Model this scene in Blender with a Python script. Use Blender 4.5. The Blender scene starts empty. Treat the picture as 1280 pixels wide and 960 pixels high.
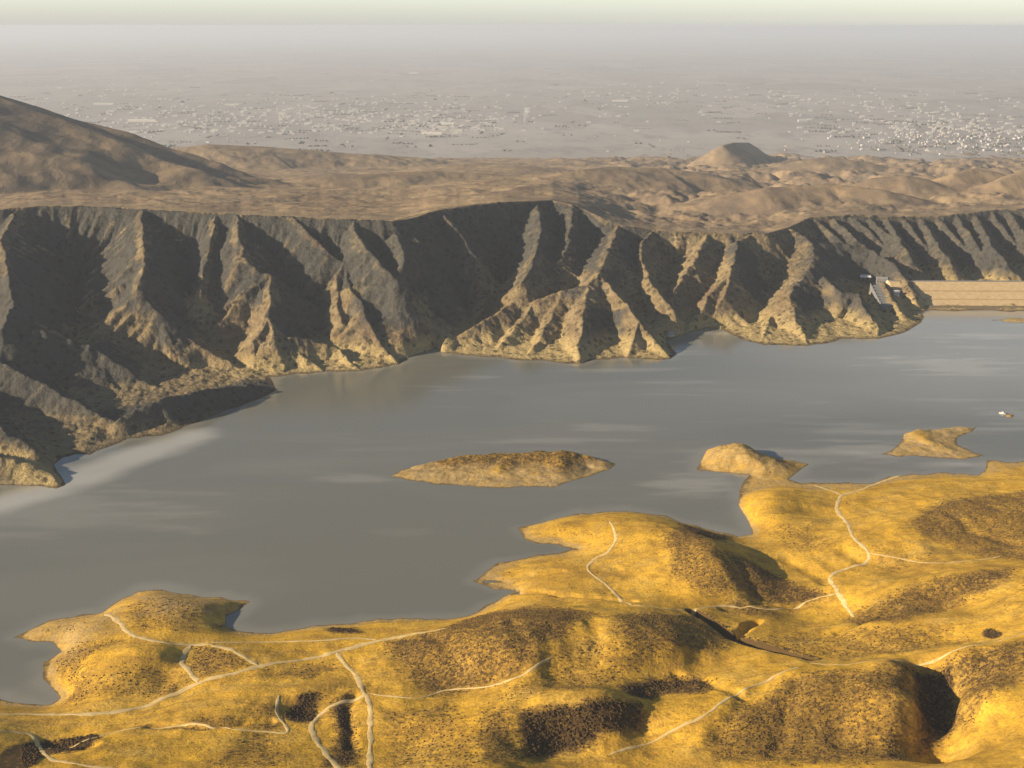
import bpy, math, random
import numpy as np
random.seed(7)
rng = np.random.default_rng(11)
R = math.radians

# ------------------------------------------------------------------ scene, camera, light
scene = bpy.context.scene
col = scene.collection
scene.render.engine = 'CYCLES'
scene.cycles.use_denoising = True
scene.cycles.max_bounces = 5
scene.cycles.diffuse_bounces = 2
scene.cycles.glossy_bounces = 2
scene.cycles.volume_bounces = 3
scene.cycles.transmission_bounces = 2
scene.view_settings.view_transform = 'Standard'
scene.view_settings.look = 'None'
scene.view_settings.gamma = 1
scene.view_settings.exposure = EXPOSURE = 0.75

CAM_H, F, HOR = 400.0, 1500.0, 32.0
P = math.atan((480 - HOR) / F)
cp, sp = math.cos(P), math.sin(P)
cam = bpy.data.cameras.new('camera')
cam.sensor_width = 36
cam.lens = 36 * F / 1280
cam.clip_start = 1
cam.clip_end = 300000
camo = bpy.data.objects.new('camera', cam)
camo.location = (0, 0, CAM_H)
camo.rotation_euler = (math.pi / 2 - P, 0, 0)
col.objects.link(camo)
scene.camera = camo

SUN = np.array((-0.93, -0.30, 0.0)); SUN /= np.linalg.norm(SUN)
ELEV = R(19)
sdir = (SUN[0] * math.cos(ELEV), SUN[1] * math.cos(ELEV), math.sin(ELEV))
from mathutils import Vector
sun = bpy.data.lights.new('sun', 'SUN')
sun.energy = 5.0
sun.angle = R(0.5)
sun.color = (1.0, 0.83, 0.60)
suno = bpy.data.objects.new('sun', sun)
suno.rotation_euler = Vector(sdir).to_track_quat('Z', 'Y').to_euler()
suno.location = (0, 0, 2000)
col.objects.link(suno)

world = bpy.data.worlds.new('World')
scene.world = world
world.use_nodes = True
wn = world.node_tree.nodes
sky = wn.new('ShaderNodeTexSky')
sky.sky_type = 'NISHITA'
sky.sun_disc = False
sky.sun_elevation = ELEV
sky.sun_rotation = math.atan2(sdir[0], sdir[1])
sky.altitude = 300
sky.air_density = 1.0
sky.dust_density = 0.6
sky.ozone_density = 2.0
wn['Background'].inputs['Strength'].default_value = 0.05
# dusty air brightens the lowest degrees of the sky all round the horizon
wl = world.node_tree.links
SKYK = 1.0
tc = wn.new('ShaderNodeTexCoord'); sepx = wn.new('ShaderNodeSeparateXYZ')
wl.new(tc.outputs['Generated'], sepx.inputs[0])
cr = wn.new('ShaderNodeValToRGB')
ce = cr.color_ramp.elements
while len(ce) < 5: ce.new(0.5)
for e_, (p_, c_) in zip(ce, ((0.0, (0.375, 0.39, 0.435)), (0.03, (0.41, 0.425, 0.44)), (0.105, (0.59, 0.62, 0.56)), (0.35, (0.46, 0.49, 0.47)), (1.0, (0.0, 0.0, 0.0)))):
    e_.position = p_; e_.color = (*[q * SKYK for q in c_], 1)
mz = wn.new('ShaderNodeMath'); mz.operation = 'MULTIPLY'; mz.inputs[1].default_value = 4.0; mz.use_clamp = True
wl.new(sepx.outputs['Z'], mz.inputs[0]); wl.new(mz.outputs[0], cr.inputs[0])
mx = wn.new('ShaderNodeMix'); mx.data_type = 'RGBA'; mx.blend_type = 'ADD'; mx.inputs[0].default_value = 1.0
sc_ = wn.new('ShaderNodeMix'); sc_.data_type = 'RGBA'; sc_.blend_type = 'MULTIPLY'; sc_.inputs[0].default_value = 1.0; sc_.inputs[7].default_value = (10, 10, 10, 1)
wl.new(cr.outputs[0], sc_.inputs[6])
wl.new(sky.outputs[0], mx.inputs[6]); wl.new(sc_.outputs[2], mx.inputs[7])
wl.new(mx.outputs[2], wn['Background'].inputs['Color'])

# ------------------------------------------------------------------ photo point -> place in the valley
def ray(px, py):
    u = (px - 640) / F
    v = (480 - py) / F
    return np.array((u, cp + v * sp, -sp + v * cp))
def at(px, py, z=0.0):
    d = ray(px, py)
    t = (z - CAM_H) / d[2]
    return np.array((d[0] * t, d[1] * t, z))
def slope_of(py):
    v = (480 - py) / F
    return (-sp + v * cp) / (cp + v * sp)
def at_y(px, py, Y):
    d = ray(px, py)
    t = Y / d[1]
    return np.array((d[0] * t, Y, CAM_H + d[2] * t))

# ------------------------------------------------------------------ numpy noise and geometry helpers
_perm = rng.permutation(512)
_perm = np.concatenate([_perm, _perm])
_gr = rng.uniform(0, 2 * math.pi, 512)
_gx, _gy = np.cos(_gr), np.sin(_gr)
def perlin(x, y, seed=0):
    xi = np.floor(x).astype(np.int64); yi = np.floor(y).astype(np.int64)
    xf = x - xi; yf = y - yi
    u = xf * xf * xf * (xf * (xf * 6 - 15) + 10)
    v = yf * yf * yf * (yf * (yf * 6 - 15) + 10)
    def g(ix, iy, dx, dy):
        h = _perm[(_perm[(ix + seed * 37) & 511] + iy) & 511]
        return _gx[h] * dx + _gy[h] * dy
    a = g(xi, yi, xf, yf); b = g(xi + 1, yi, xf - 1, yf)
    c = g(xi, yi + 1, xf, yf - 1); d = g(xi + 1, yi + 1, xf - 1, yf - 1)
    return (a + (b - a) * u) + ((c + (d - c) * u) - (a + (b - a) * u)) * v
def fbm(x, y, octv=4, seed=0, gain=0.5):
    s = 0; a = 1.0; f = 1.0
    for i in range(octv):
        s = s + a * perlin(x * f, y * f, seed + i)
        a *= gain; f *= 2.03
    return s
def smooth(a, b, x):
    t = np.clip((x - a) / (b - a), 0, 1)
    return t * t * (3 - 2 * t)

def poly_sd(X, Y, poly):
    """signed distance to a closed outline, positive inside"""
    d2 = np.full(X.shape, 1e18)
    ins = np.zeros(X.shape, bool)
    n = len(poly)
    for i in range(n):
        ax, ay = poly[i]; bx, by = poly[(i + 1) % n]
        ex, ey = bx - ax, by - ay
        L = ex * ex + ey * ey
        t = np.clip(((X - ax) * ex + (Y - ay) * ey) / max(L, 1e-9), 0, 1)
        dx = X - ax - t * ex; dy = Y - ay - t * ey
        d2 = np.minimum(d2, dx * dx + dy * dy)
        c = ((ay > Y) != (by > Y))
        if ey != 0:
            ins ^= c & (X < ex * (Y - ay) / ey + ax)
    d = np.sqrt(d2)
    return np.where(ins, d, -d)

def near_line(X, Y, pts):
    """distance, height and run along the nearest point of a 3-D polyline"""
    best = np.full(X.shape, 1e18); zz = np.zeros(X.shape); tt = np.zeros(X.shape); side = np.zeros(X.shape)
    run = 0.0
    for i in range(len(pts) - 1):
        a, b = pts[i], pts[i + 1]
        e = b - a
        L = math.hypot(e[0], e[1])
        t = np.clip(((X - a[0]) * e[0] + (Y - a[1]) * e[1]) / max(L * L, 1e-9), 0, 1)
        dx = X - a[0] - t * e[0]; dy = Y - a[1] - t * e[1]
        d2 = dx * dx + dy * dy
        m = d2 < best
        best = np.where(m, d2, best)
        zz = np.where(m, a[2] + t * e[2], zz)
        tt = np.where(m, run + t * L, tt)
        side = np.where(m, np.sign(e[0] * dy - e[1] * dx), side)
        run += L
    return np.sqrt(best), zz, tt, side

def roughen(px, step=9.0, amp=2.2, seed=0):
    """photo-traced outline -> plan outline with small natural wobble"""
    pts = [np.array(p[:2]) for p in px]
    out = []
    k = 0
    for i in range(len(pts)):
        a, b = pts[i], pts[(i + 1) % len(pts)]
        L = np.linalg.norm(b - a)
        n = max(1, int(L / step)) if L < 700 else 1
        for j in range(n):
            p = a + (b - a) * j / n
            k += 1
            if L < 700:
                w = perlin(np.array([p[0] / 22.0]), np.array([p[1] / 22.0]), seed)[0] * amp * 2
                w2 = perlin(np.array([p[0] / 9.0]), np.array([p[1] / 9.0]), seed + 3)[0] * amp
                nrm = np.array((-(b - a)[1], (b - a)[0])) / max(L, 1e-6)
                p = p + nrm * (w + w2)
            out.append(p)
    return out

# ------------------------------------------------------------------ object helpers
def tag(o, label, cat=None, group=None, kind=None):
    o['label'] = label
    if cat: o['category'] = cat
    if group: o['group'] = group
    if kind: o['kind'] = kind
    return o
def link(name, me, mat=None, parent=None):
    o = bpy.data.objects.new(name, me)
    col.objects.link(o)
    if mat and not me.materials: me.materials.append(mat)
    if parent: o.parent = parent
    return o
def empty(name, loc, rz=0):
    o = bpy.data.objects.new(name, None)
    o.location = loc; o.rotation_euler = (0, 0, rz)
    o.empty_display_size = 2
    col.objects.link(o)
    return o
def mesh_np(name, co, quads, smooth_on=True, attrs=None, tri=False):
    me = bpy.data.meshes.new(name)
    k = 3 if tri else 4
    me.vertices.add(len(co)); me.vertices.foreach_set('co', np.ascontiguousarray(co, np.float32).ravel())
    nf = len(quads)
    me.loops.add(nf * k); me.loops.foreach_set('vertex_index', np.ascontiguousarray(quads, np.int32).ravel())
    me.polygons.add(nf)
    me.polygons.foreach_set('loop_start', np.arange(0, nf * k, k, dtype=np.int32))
    me.polygons.foreach_set('loop_total', np.full(nf, k, np.int32))
    me.polygons.foreach_set('use_smooth', np.full(nf, smooth_on, bool))
    if attrs:
        for an, av in attrs.items():
            a = me.attributes.new(an, 'FLOAT', 'POINT')
            a.data.foreach_set('value', np.ascontiguousarray(av, np.float32).ravel())
    me.update(calc_edges=True)
    me.validate()
    return me
def mesh_py(name, verts, faces, smooth_on=False):
    me = bpy.data.meshes.new(name)
    me.from_pydata([tuple(map(float, v)) for v in verts], [], faces)
    if smooth_on:
        me.polygons.foreach_set('use_smooth', np.full(len(me.polygons), True))
    me.update()
    return me
class MB:
    def __init__(s): s.v = []; s.f = []
    def box(s, x0, x1, y0, y1, z0, z1):
        b = len(s.v)
        s.v += [(x0, y0, z0), (x1, y0, z0), (x1, y1, z0), (x0, y1, z0), (x0, y0, z1), (x1, y0, z1), (x1, y1, z1), (x0, y1, z1)]
        s.f += [tuple(b + i for i in q) for q in ((0, 3, 2, 1), (4, 5, 6, 7), (0, 1, 5, 4), (1, 2, 6, 5), (2, 3, 7, 6), (3, 0, 4, 7))]
        return s
    def gable(s, x0, x1, y0, y1, z0, z1, ov=0.4):
        b = len(s.v); ym = (y0 + y1) / 2
        x0 -= ov; x1 += ov; y0 -= ov; y1 += ov
        s.v += [(x0, y0, z0), (x1, y0, z0), (x1, y1, z0), (x0, y1, z0), (x0, ym, z1), (x1, ym, z1)]
        s.f += [tuple(b + i for i in q) for q in ((0, 3, 2, 1), (0, 1, 5, 4), (2, 3, 4, 5), (1, 2, 5), (3, 0, 4))]
        return s
    def loft(s, rings, cap=True):
        b = len(s.v); n = len(rings[0])
        for r in rings: s.v += list(r)
        for i in range(len(rings) - 1):
            for j in range(n):
                a0 = b + i * n + j; a1 = b + i * n + (j + 1) % n
                s.f.append((a0, a1, a1 + n, a0 + n))
        if cap:
            s.f.append(tuple(b + j for j in range(n))[::-1])
            s.f.append(tuple(b + (len(rings) - 1) * n + j for j in range(n)))
        return s
    def build(s, name, mat, parent=None, sm=False):
        return link(name, mesh_py(name, s.v, s.f, sm), mat, parent)

# ------------------------------------------------------------------ materials
def new_mat(name):
    m = bpy.data.materials.new(name); m.use_nodes = True
    nt = m.node_tree
    return m, nt, nt.nodes['Principled BSDF']
def nn(nt, t, **kw):
    n = nt.nodes.new(t)
    for k, v in kw.items(): setattr(n, k, v)
    return n
def noise(nt, scale, detail=6, rough=0.55, vec=None, dist=0.0):
    n = nn(nt, 'ShaderNodeTexNoise')
    n.inputs['Scale'].default_value = scale; n.inputs['Detail'].default_value = detail
    n.inputs['Roughness'].default_value = rough; n.inputs['Distortion'].default_value = dist
    if vec is not None: nt.links.new(vec, n.inputs['Vector'])
    return n.outputs['Fac']
def ramp(nt, fac, stops):
    n = nn(nt, 'ShaderNodeValToRGB')
    e = n.color_ramp.elements
    while len(e) < len(stops): e.new(0.5)
    for i, (p, c) in enumerate(stops):
        e[i].position = p
        e[i].color = (c, c, c, 1) if isinstance(c, (int, float)) else (*c, 1)
    nt.links.new(fac, n.inputs[0])
    return n.outputs[0]
def mix(nt, fac, a, b, mode='MIX'):
    n = nn(nt, 'ShaderNodeMix', data_type='RGBA', blend_type=mode)
    for s, v in ((n.inputs[0], fac), (n.inputs[6], a), (n.inputs[7], b)):
        if isinstance(v, (int, float)): s.default_value = v
        elif isinstance(v, tuple): s.default_value = (*v, 1)
        else: nt.links.new(v, s)
    return n.outputs[2]
def mth(nt, op, a, b=0.0, clamp=False):
    n = nn(nt, 'ShaderNodeMath', operation=op, use_clamp=clamp)
    for s, v in ((n.inputs[0], a), (n.inputs[1], b)):
        if isinstance(v, (int, float)): s.default_value = v
        else: nt.links.new(v, s)
    return n.outputs[0]
def attr(nt, name):
    n = nn(nt, 'ShaderNodeAttribute'); n.attribute_name = name
    return n.outputs['Fac']
def pos(nt, sx=1, sy=1, sz=1):
    g = nn(nt, 'ShaderNodeNewGeometry')
    m = nn(nt, 'ShaderNodeVectorMath', operation='MULTIPLY')
    nt.links.new(g.outputs['Position'], m.inputs[0]); m.inputs[1].default_value = (sx, sy, sz)
    return m.outputs[0]
def bump(nt, bs, h, strength, dist):
    b = nn(nt, 'ShaderNodeBump'); b.inputs['Strength'].default_value = strength; b.inputs['Distance'].default_value = dist
    nt.links.new(h, b.inputs['Height']); nt.links.new(b.outputs[0], bs.inputs['Normal'])
def finish(nt, bs, c, rough=0.95, spec=0.1):
    if isinstance(c, tuple): bs.inputs['Base Color'].default_value = (*c, 1)
    else: nt.links.new(c, bs.inputs['Base Color'])
    bs.inputs['Roughness'].default_value = rough
    bs.inputs['Specular IOR Level'].default_value = spec
def plain_mat(name, c, rough=0.8, var=0.25, scale=0.4):
    m, nt, bs = new_mat(name)
    n = noise(nt, scale, 4, 0.6, pos(nt))
    f = ramp(nt, n, [(0.3, 1 - var), (0.7, 1.0)])
    finish(nt, bs, mix(nt, 1.0, c, f, 'MULTIPLY'), rough, 0.25)
    return m

# golden near hills
def mat_gold():
    m, nt, bs = new_mat('golden_grass')
    p = pos(nt)
    big = noise(nt, 0.010, 5, 0.55, p, 0.6)
    mid = noise(nt, 0.06, 6, 0.62, p, 0.4)
    fin = noise(nt, 0.55, 4, 0.65, p)
    c = ramp(nt, big, [(0.32, (0.58, 0.335, 0.03)), (0.44, (0.80, 0.462, 0.042)), (0.56, (0.79, 0.462, 0.052)), (0.70, (0.52, 0.295, 0.034))])
    c = mix(nt, ramp(nt, mid, [(0.46, 0.0), (0.66, 0.6)]), c, (0.36, 0.205, 0.032))
    straw = noise(nt, 0.035, 6, 0.6, pos(nt, 1.0, 1.5, 1), 0.5)
    c = mix(nt, ramp(nt, straw, [(0.50, 0.0), (0.68, 0.5)]), c, (0.70, 0.47, 0.12))
    c = mix(nt, ramp(nt, straw, [(0.32, 0.5), (0.46, 0.0)]), c, (0.37, 0.215, 0.035))
    streak = noise(nt, 1.0, 5, 0.65, pos(nt, 0.02, 0.09, 0.25), 0.6)
    c = mix(nt, ramp(nt, streak, [(0.50, 0.0), (0.64, 0.55)]), c, (0.33, 0.19, 0.04))
    c = mix(nt, ramp(nt, fin, [(0.45, 0.0), (0.72, 0.4)]), c, (0.30, 0.17, 0.035))
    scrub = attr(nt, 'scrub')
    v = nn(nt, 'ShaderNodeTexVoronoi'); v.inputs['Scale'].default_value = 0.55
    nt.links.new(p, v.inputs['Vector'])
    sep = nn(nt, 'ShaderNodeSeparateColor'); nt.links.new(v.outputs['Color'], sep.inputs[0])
    # scrub ground and painted shadow: a dense mix of dull tufts and yellow grass
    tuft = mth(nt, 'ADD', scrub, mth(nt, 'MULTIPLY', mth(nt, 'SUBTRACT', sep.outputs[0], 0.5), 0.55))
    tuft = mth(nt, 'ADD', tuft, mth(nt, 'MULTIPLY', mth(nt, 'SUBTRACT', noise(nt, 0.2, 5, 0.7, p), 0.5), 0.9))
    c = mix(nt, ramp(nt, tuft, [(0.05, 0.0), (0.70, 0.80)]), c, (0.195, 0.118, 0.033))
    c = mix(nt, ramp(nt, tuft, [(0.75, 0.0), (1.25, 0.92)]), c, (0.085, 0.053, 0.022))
    shore = attr(nt, 'shore')
    sh = mth(nt, 'MULTIPLY', shore, ramp(nt, noise(nt, 0.12, 4, 0.6, p), [(0.3, 0.5), (0.6, 1.0)]))
    c = mix(nt, sh, c, mix(nt, ramp(nt, noise(nt, 0.25, 5, 0.7, p), [(0.4, 0.0), (0.65, 1.0)]), (0.50, 0.36, 0.165), (0.28, 0.19, 0.08)))
    sx_z = nn(nt, 'ShaderNodeSeparateXYZ'); nt.links.new(p, sx_z.inputs[0])
    wet_shade = ramp(nt, mth(nt, 'ADD', mth(nt, 'MULTIPLY', sx_z.outputs[2], 0.8), mth(nt, 'MULTIPLY', noise(nt, 0.15, 3, 0.6, p), 0.6)), [(0.36, 0.75), (0.60, 0.0)])
    c = mix(nt, wet_shade, c, (0.07, 0.052, 0.03))  # wet soil margin, its dark also standing in for shadow along the waterline
    finish(nt, bs, c, 0.95, 0.05)
    bump(nt, bs, fin, 0.5, 1.4)
    return m
# eroded far shore
def mat_cliff():
    m, nt, bs = new_mat('eroded_clay')
    p = pos(nt)
    big = noise(nt, 0.009, 5, 0.6, p, 0.5)
    mid = noise(nt, 0.06, 6, 0.65, p, 0.4)
    fin = noise(nt, 0.3, 4, 0.7, p)
    c = ramp(nt, big, [(0.35, (0.25, 0.18, 0.092)), (0.5, (0.315, 0.24, 0.125)), (0.65, (0.205, 0.145, 0.085))])
    c = mix(nt, ramp(nt, mid, [(0.40, 0.0), (0.68, 0.7)]), c, (0.165, 0.115, 0.07))
    strata = noise(nt, 1.0, 3, 0.5, pos(nt, 0.006, 0.006, 0.16), 0.2)
    c = mix(nt, ramp(nt, strata, [(0.50, 0.0), (0.62, 0.4)]), c, (0.37, 0.29, 0.165))
    veg_shade = attr(nt, 'scrub')
    vn = mth(nt, 'ADD', veg_shade, mth(nt, 'SUBTRACT', noise(nt, 0.12, 5, 0.7, p), 0.55))
    c = mix(nt, ramp(nt, vn, [(0.15, 0.0), (0.7, 0.92)]), c, (0.070, 0.073, 0.070))  # dark grey of scrub and scree; carries the painted slope shade too
    shore = attr(nt, 'shore')
    c = mix(nt, mth(nt, 'MULTIPLY', shore, 0.85), c, (0.50, 0.375, 0.165))
    c = mix(nt, ramp(nt, fin, [(0.48, 0.0), (0.70, 0.5)]), c, (0.12, 0.085, 0.05))
    v = nn(nt, 'ShaderNodeTexVoronoi'); v.inputs['Scale'].default_value = 0.13
    nt.links.new(p, v.inputs['Vector'])
    sep = nn(nt, 'ShaderNodeSeparateColor'); nt.links.new(v.outputs['Color'], sep.inputs[0])
    spk = mth(nt, 'MULTIPLY', ramp(nt, v.outputs['Distance'], [(0.30, 1.0), (0.55, 0.0)]), ramp(nt, mth(nt, 'ADD', sep.outputs[0], mth(nt, 'MULTIPLY', mid, 0.5)), [(0.80, 0.0), (0.95, 0.75)]))
    c = mix(nt, spk, c, (0.05, 0.045, 0.03))
    sx_z = nn(nt, 'ShaderNodeSeparateXYZ'); nt.links.new(p, sx_z.inputs[0])
    wet_shade = ramp(nt, mth(nt, 'ADD', mth(nt, 'MULTIPLY', sx_z.outputs[2], 0.25), mth(nt, 'MULTIPLY', noise(nt, 0.15, 3, 0.6, p), 0.6)), [(0.36, 0.75), (0.60, 0.0)])
    c = mix(nt, wet_shade, c, (0.07, 0.052, 0.03))  # dark foot of the shore: wet clay and painted shadow line together
    finish(nt, bs, c, 0.95, 0.05)
    bump(nt, bs, mth(nt, 'ADD', mid, mth(nt, 'MULTIPLY', fin, 0.6)), 0.9, 5.0)
    return m
def mat_plateau():
    m, nt, bs = new_mat('dry_steppe')
    p = pos(nt, 1, 0.6, 1)
    big = noise(nt, 0.0035, 6, 0.6, p, 0.8)
    mid = noise(nt, 0.022, 6, 0.65, p, 0.5)
    c = ramp(nt, big, [(0.35, (0.30, 0.21, 0.125)), (0.5, (0.395, 0.285, 0.165)), (0.65, (0.25, 0.178, 0.115))])
    c = mix(nt, ramp(nt, mid, [(0.45, 0.0), (0.66, 0.6)]), c, (0.15, 0.107, 0.075))
    c = mix(nt, attr(nt, 'scrub'), c, (0.10, 0.088, 0.08))
    finish(nt, bs, c, 0.95, 0.05)
    bump(nt, bs, mid, 0.5, 8.0)
    return m
def mat_plain():
    m, nt, bs = new_mat('farmland')
    p = pos(nt)
    v = nn(nt, 'ShaderNodeTexVoronoi'); v.inputs['Scale'].default_value = 1.0
    nt.links.new(pos(nt, 0.0016, 0.0008, 1), v.inputs['Vector'])
    sep = nn(nt, 'ShaderNodeSeparateColor'); nt.links.new(v.outputs['Color'], sep.inputs[0])
    c = ramp(nt, sep.outputs[0], [(0.0, (0.31, 0.285, 0.265)), (0.35, (0.40, 0.37, 0.345)), (0.7, (0.45, 0.415, 0.385)), (1.0, (0.34, 0.315, 0.29))])
    big = noise(nt, 0.0007, 5, 0.6, p, 0.5)
    c = mix(nt, ramp(nt, big, [(0.42, 0.0), (0.6, 0.8)]), c, (0.36, 0.335, 0.31))
    fin = noise(nt, 1.0, 6, 0.75, pos(nt, 0.006, 0.0025, 1))
    c = mix(nt, ramp(nt, fin, [(0.5, 0.0), (0.62, 0.6)]), c, (0.24, 0.225, 0.21))
    finish(nt, bs, c, 0.95, 0.05)
    return m
def mat_water():
    m, nt, bs = new_mat('silty_water')
    p = pos(nt)
    silt_sheen = attr(nt, 'silt_sheen')
    big = noise(nt, 0.004, 4, 0.5, pos(nt, 0.6, 1.6, 1), 0.8)
    f = mth(nt, 'ADD', silt_sheen, mth(nt, 'MULTIPLY', mth(nt, 'SUBTRACT', big, 0.5), 0.5), True)
    c = mix(nt, f, (0.184, 0.181, 0.145), (0.47, 0.45, 0.39))  # paler for silty shallows and for sky sheen put into the colour
    finish(nt, bs, c, 0.07, 0.95)
    bs.inputs['IOR'].default_value = 1.33
    w = noise(nt, 0.35, 3, 0.55, pos(nt, 0.8, 1.4, 1), 0.3)
    bump(nt, bs, w, 0.06, 1.0)
    return m
def mat_track():
    m, nt, bs = new_mat('dusty_track')
    n = noise(nt, 0.3, 4, 0.6, pos(nt))
    c = ramp(nt, n, [(0.3, (0.54, 0.38, 0.14)), (0.55, (0.70, 0.52, 0.24)), (0.75, (0.76, 0.58, 0.30))])
    finish(nt, bs, c, 0.95, 0.05)
    return m
def mat_bush(name, a, b, by_point=False):
    m, nt, bs = new_mat(name)
    n = noise(nt, 1.2, 3, 0.6, pos(nt))
    c = ramp(nt, n, [(0.3, a), (0.7, b)])
    if by_point: c = mix(nt, attr(nt, 'thicket'), c, (0.062, 0.039, 0.019))
    finish(nt, bs, c, 0.95, 0.05)
    return m

GOLD, CLIFF, PLATEAU, PLAIN, WATER, TRACK = mat_gold(), mat_cliff(), mat_plateau(), mat_plain(), mat_water(), mat_track()
BUSH = mat_bush('dry_bush', (0.085, 0.052, 0.02), (0.19, 0.115, 0.036))
DARKBUSH = mat_bush('dark_bush', (0.045, 0.028, 0.014), (0.095, 0.058, 0.025))
SCRUBM = mat_bush('mixed_scrub', (0.085, 0.052, 0.02), (0.19, 0.115, 0.036), True)
WHITE = plain_mat('whitewash', (0.78, 0.76, 0.72), 0.8, 0.15)
PALEWALL = plain_mat('pale_render', (0.55, 0.52, 0.48), 0.85, 0.2)
BUFFWALL = plain_mat('buff_stone', (0.42, 0.35, 0.28), 0.9, 0.25)
CONC = plain_mat('concrete', (0.25, 0.25, 0.245), 0.9, 0.3)
GREYROOF = plain_mat('grey_sheet', (0.42, 0.42, 0.42), 0.6, 0.2)
REDROOF = plain_mat('rust_sheet', (0.26, 0.12, 0.08), 0.8, 0.3)
DARK = plain_mat('dark_glass', (0.02, 0.022, 0.025), 0.3, 0.1)
NAVY = plain_mat('dark_hull_paint', (0.03, 0.035, 0.05), 0.5, 0.1)
DAMEARTH = plain_mat('pale_riprap', (0.62, 0.45, 0.24), 0.95, 0.25, 0.15)
WETROCK = plain_mat('wet_riprap', (0.20, 0.15, 0.09), 0.9, 0.3, 0.3)

# ------------------------------------------------------------------ outlines traced on the lake level
NEAR_PX = [(-260, 905), (-60, 885), (0, 873), (30, 880), (62, 880), (76, 872), (52, 848), (54, 828), (78, 814), (66, 803), (38, 802), (15, 797),
  (36, 787), (62, 776), (100, 769), (128, 765), (150, 750), (172, 740), (192, 737), (222, 740), (252, 745), (285, 749), (313, 752),
  (300, 762), (282, 770), (283, 781), (294, 789), (340, 791), (375, 787), (398, 781), (440, 779), (472, 774), (510, 773), (558, 774), (588, 769),
  (607, 757), (628, 746), (646, 739), (618, 736), (590, 727), (604, 716), (622, 704), (656, 697), (690, 691), (722, 686), (700, 683), (672, 679),
  (655, 674), (646, 658), (676, 653), (700, 647), (728, 641), (765, 639), (802, 640), (834, 645), (860, 655), (898, 664), (922, 670),
  (940, 668), (936, 652), (924, 632), (924, 614), (930, 601), (938, 593), (905, 591), (871, 588), (878, 572), (884, 562), (905, 559), (930, 559),
  (948, 566), (976, 574), (1012, 580), (994, 591), (986, 598), (1002, 604), (1026, 604), (1060, 603), (1090, 603), (1112, 597), (1140, 592),
  (1188, 592), (1222, 593), (1232, 588), (1233, 576), (1282, 577), (1420, 572), (1700, 560)]
near_poly = [tuple(at(p[0], p[1])[:2]) for p in roughen(NEAR_PX[:-1] + [NEAR_PX[-1]], 8, 1.6, 1)[:-1]]
near_poly = near_poly[:[i for i in range(len(near_poly))][-1] + 1]
near_poly += [(1500, 250), (-1500, 250)]

FAR_PX = [(-340, 640), (-100, 612), (0, 606), (38, 607), (70, 611), (83, 606), (66, 580), (78, 571), (112, 568), (160, 549), (200, 545), (240, 531), (290, 511),
  (325, 499), (345, 488), (338, 471), (380, 467), (430, 465), (468, 461), (500, 456), (512, 446), (530, 441), (545, 434), (553, 441), (600, 446), (660, 450), (712, 455), (728, 456),
  (742, 450), (780, 448), (838, 449), (846, 442), (836, 428), (850, 420), (872, 412), (893, 409), (905, 413), (930, 426), (955, 431), (985, 433),
  (1012, 433), (1030, 430), (1052, 424), (1100, 423), (1130, 416), (1152, 403), (1156, 396), (1140, 388), (1290, 389), (1700, 391)]
far_poly = [tuple(at(p[0], p[1])[:2]) for p in roughen(FAR_PX, 8, 1.3, 5)[:-1]]
far_poly += [(1600, 1640), (9000, 9000), (-9000, 9000), (-1200, 700)]

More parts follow.
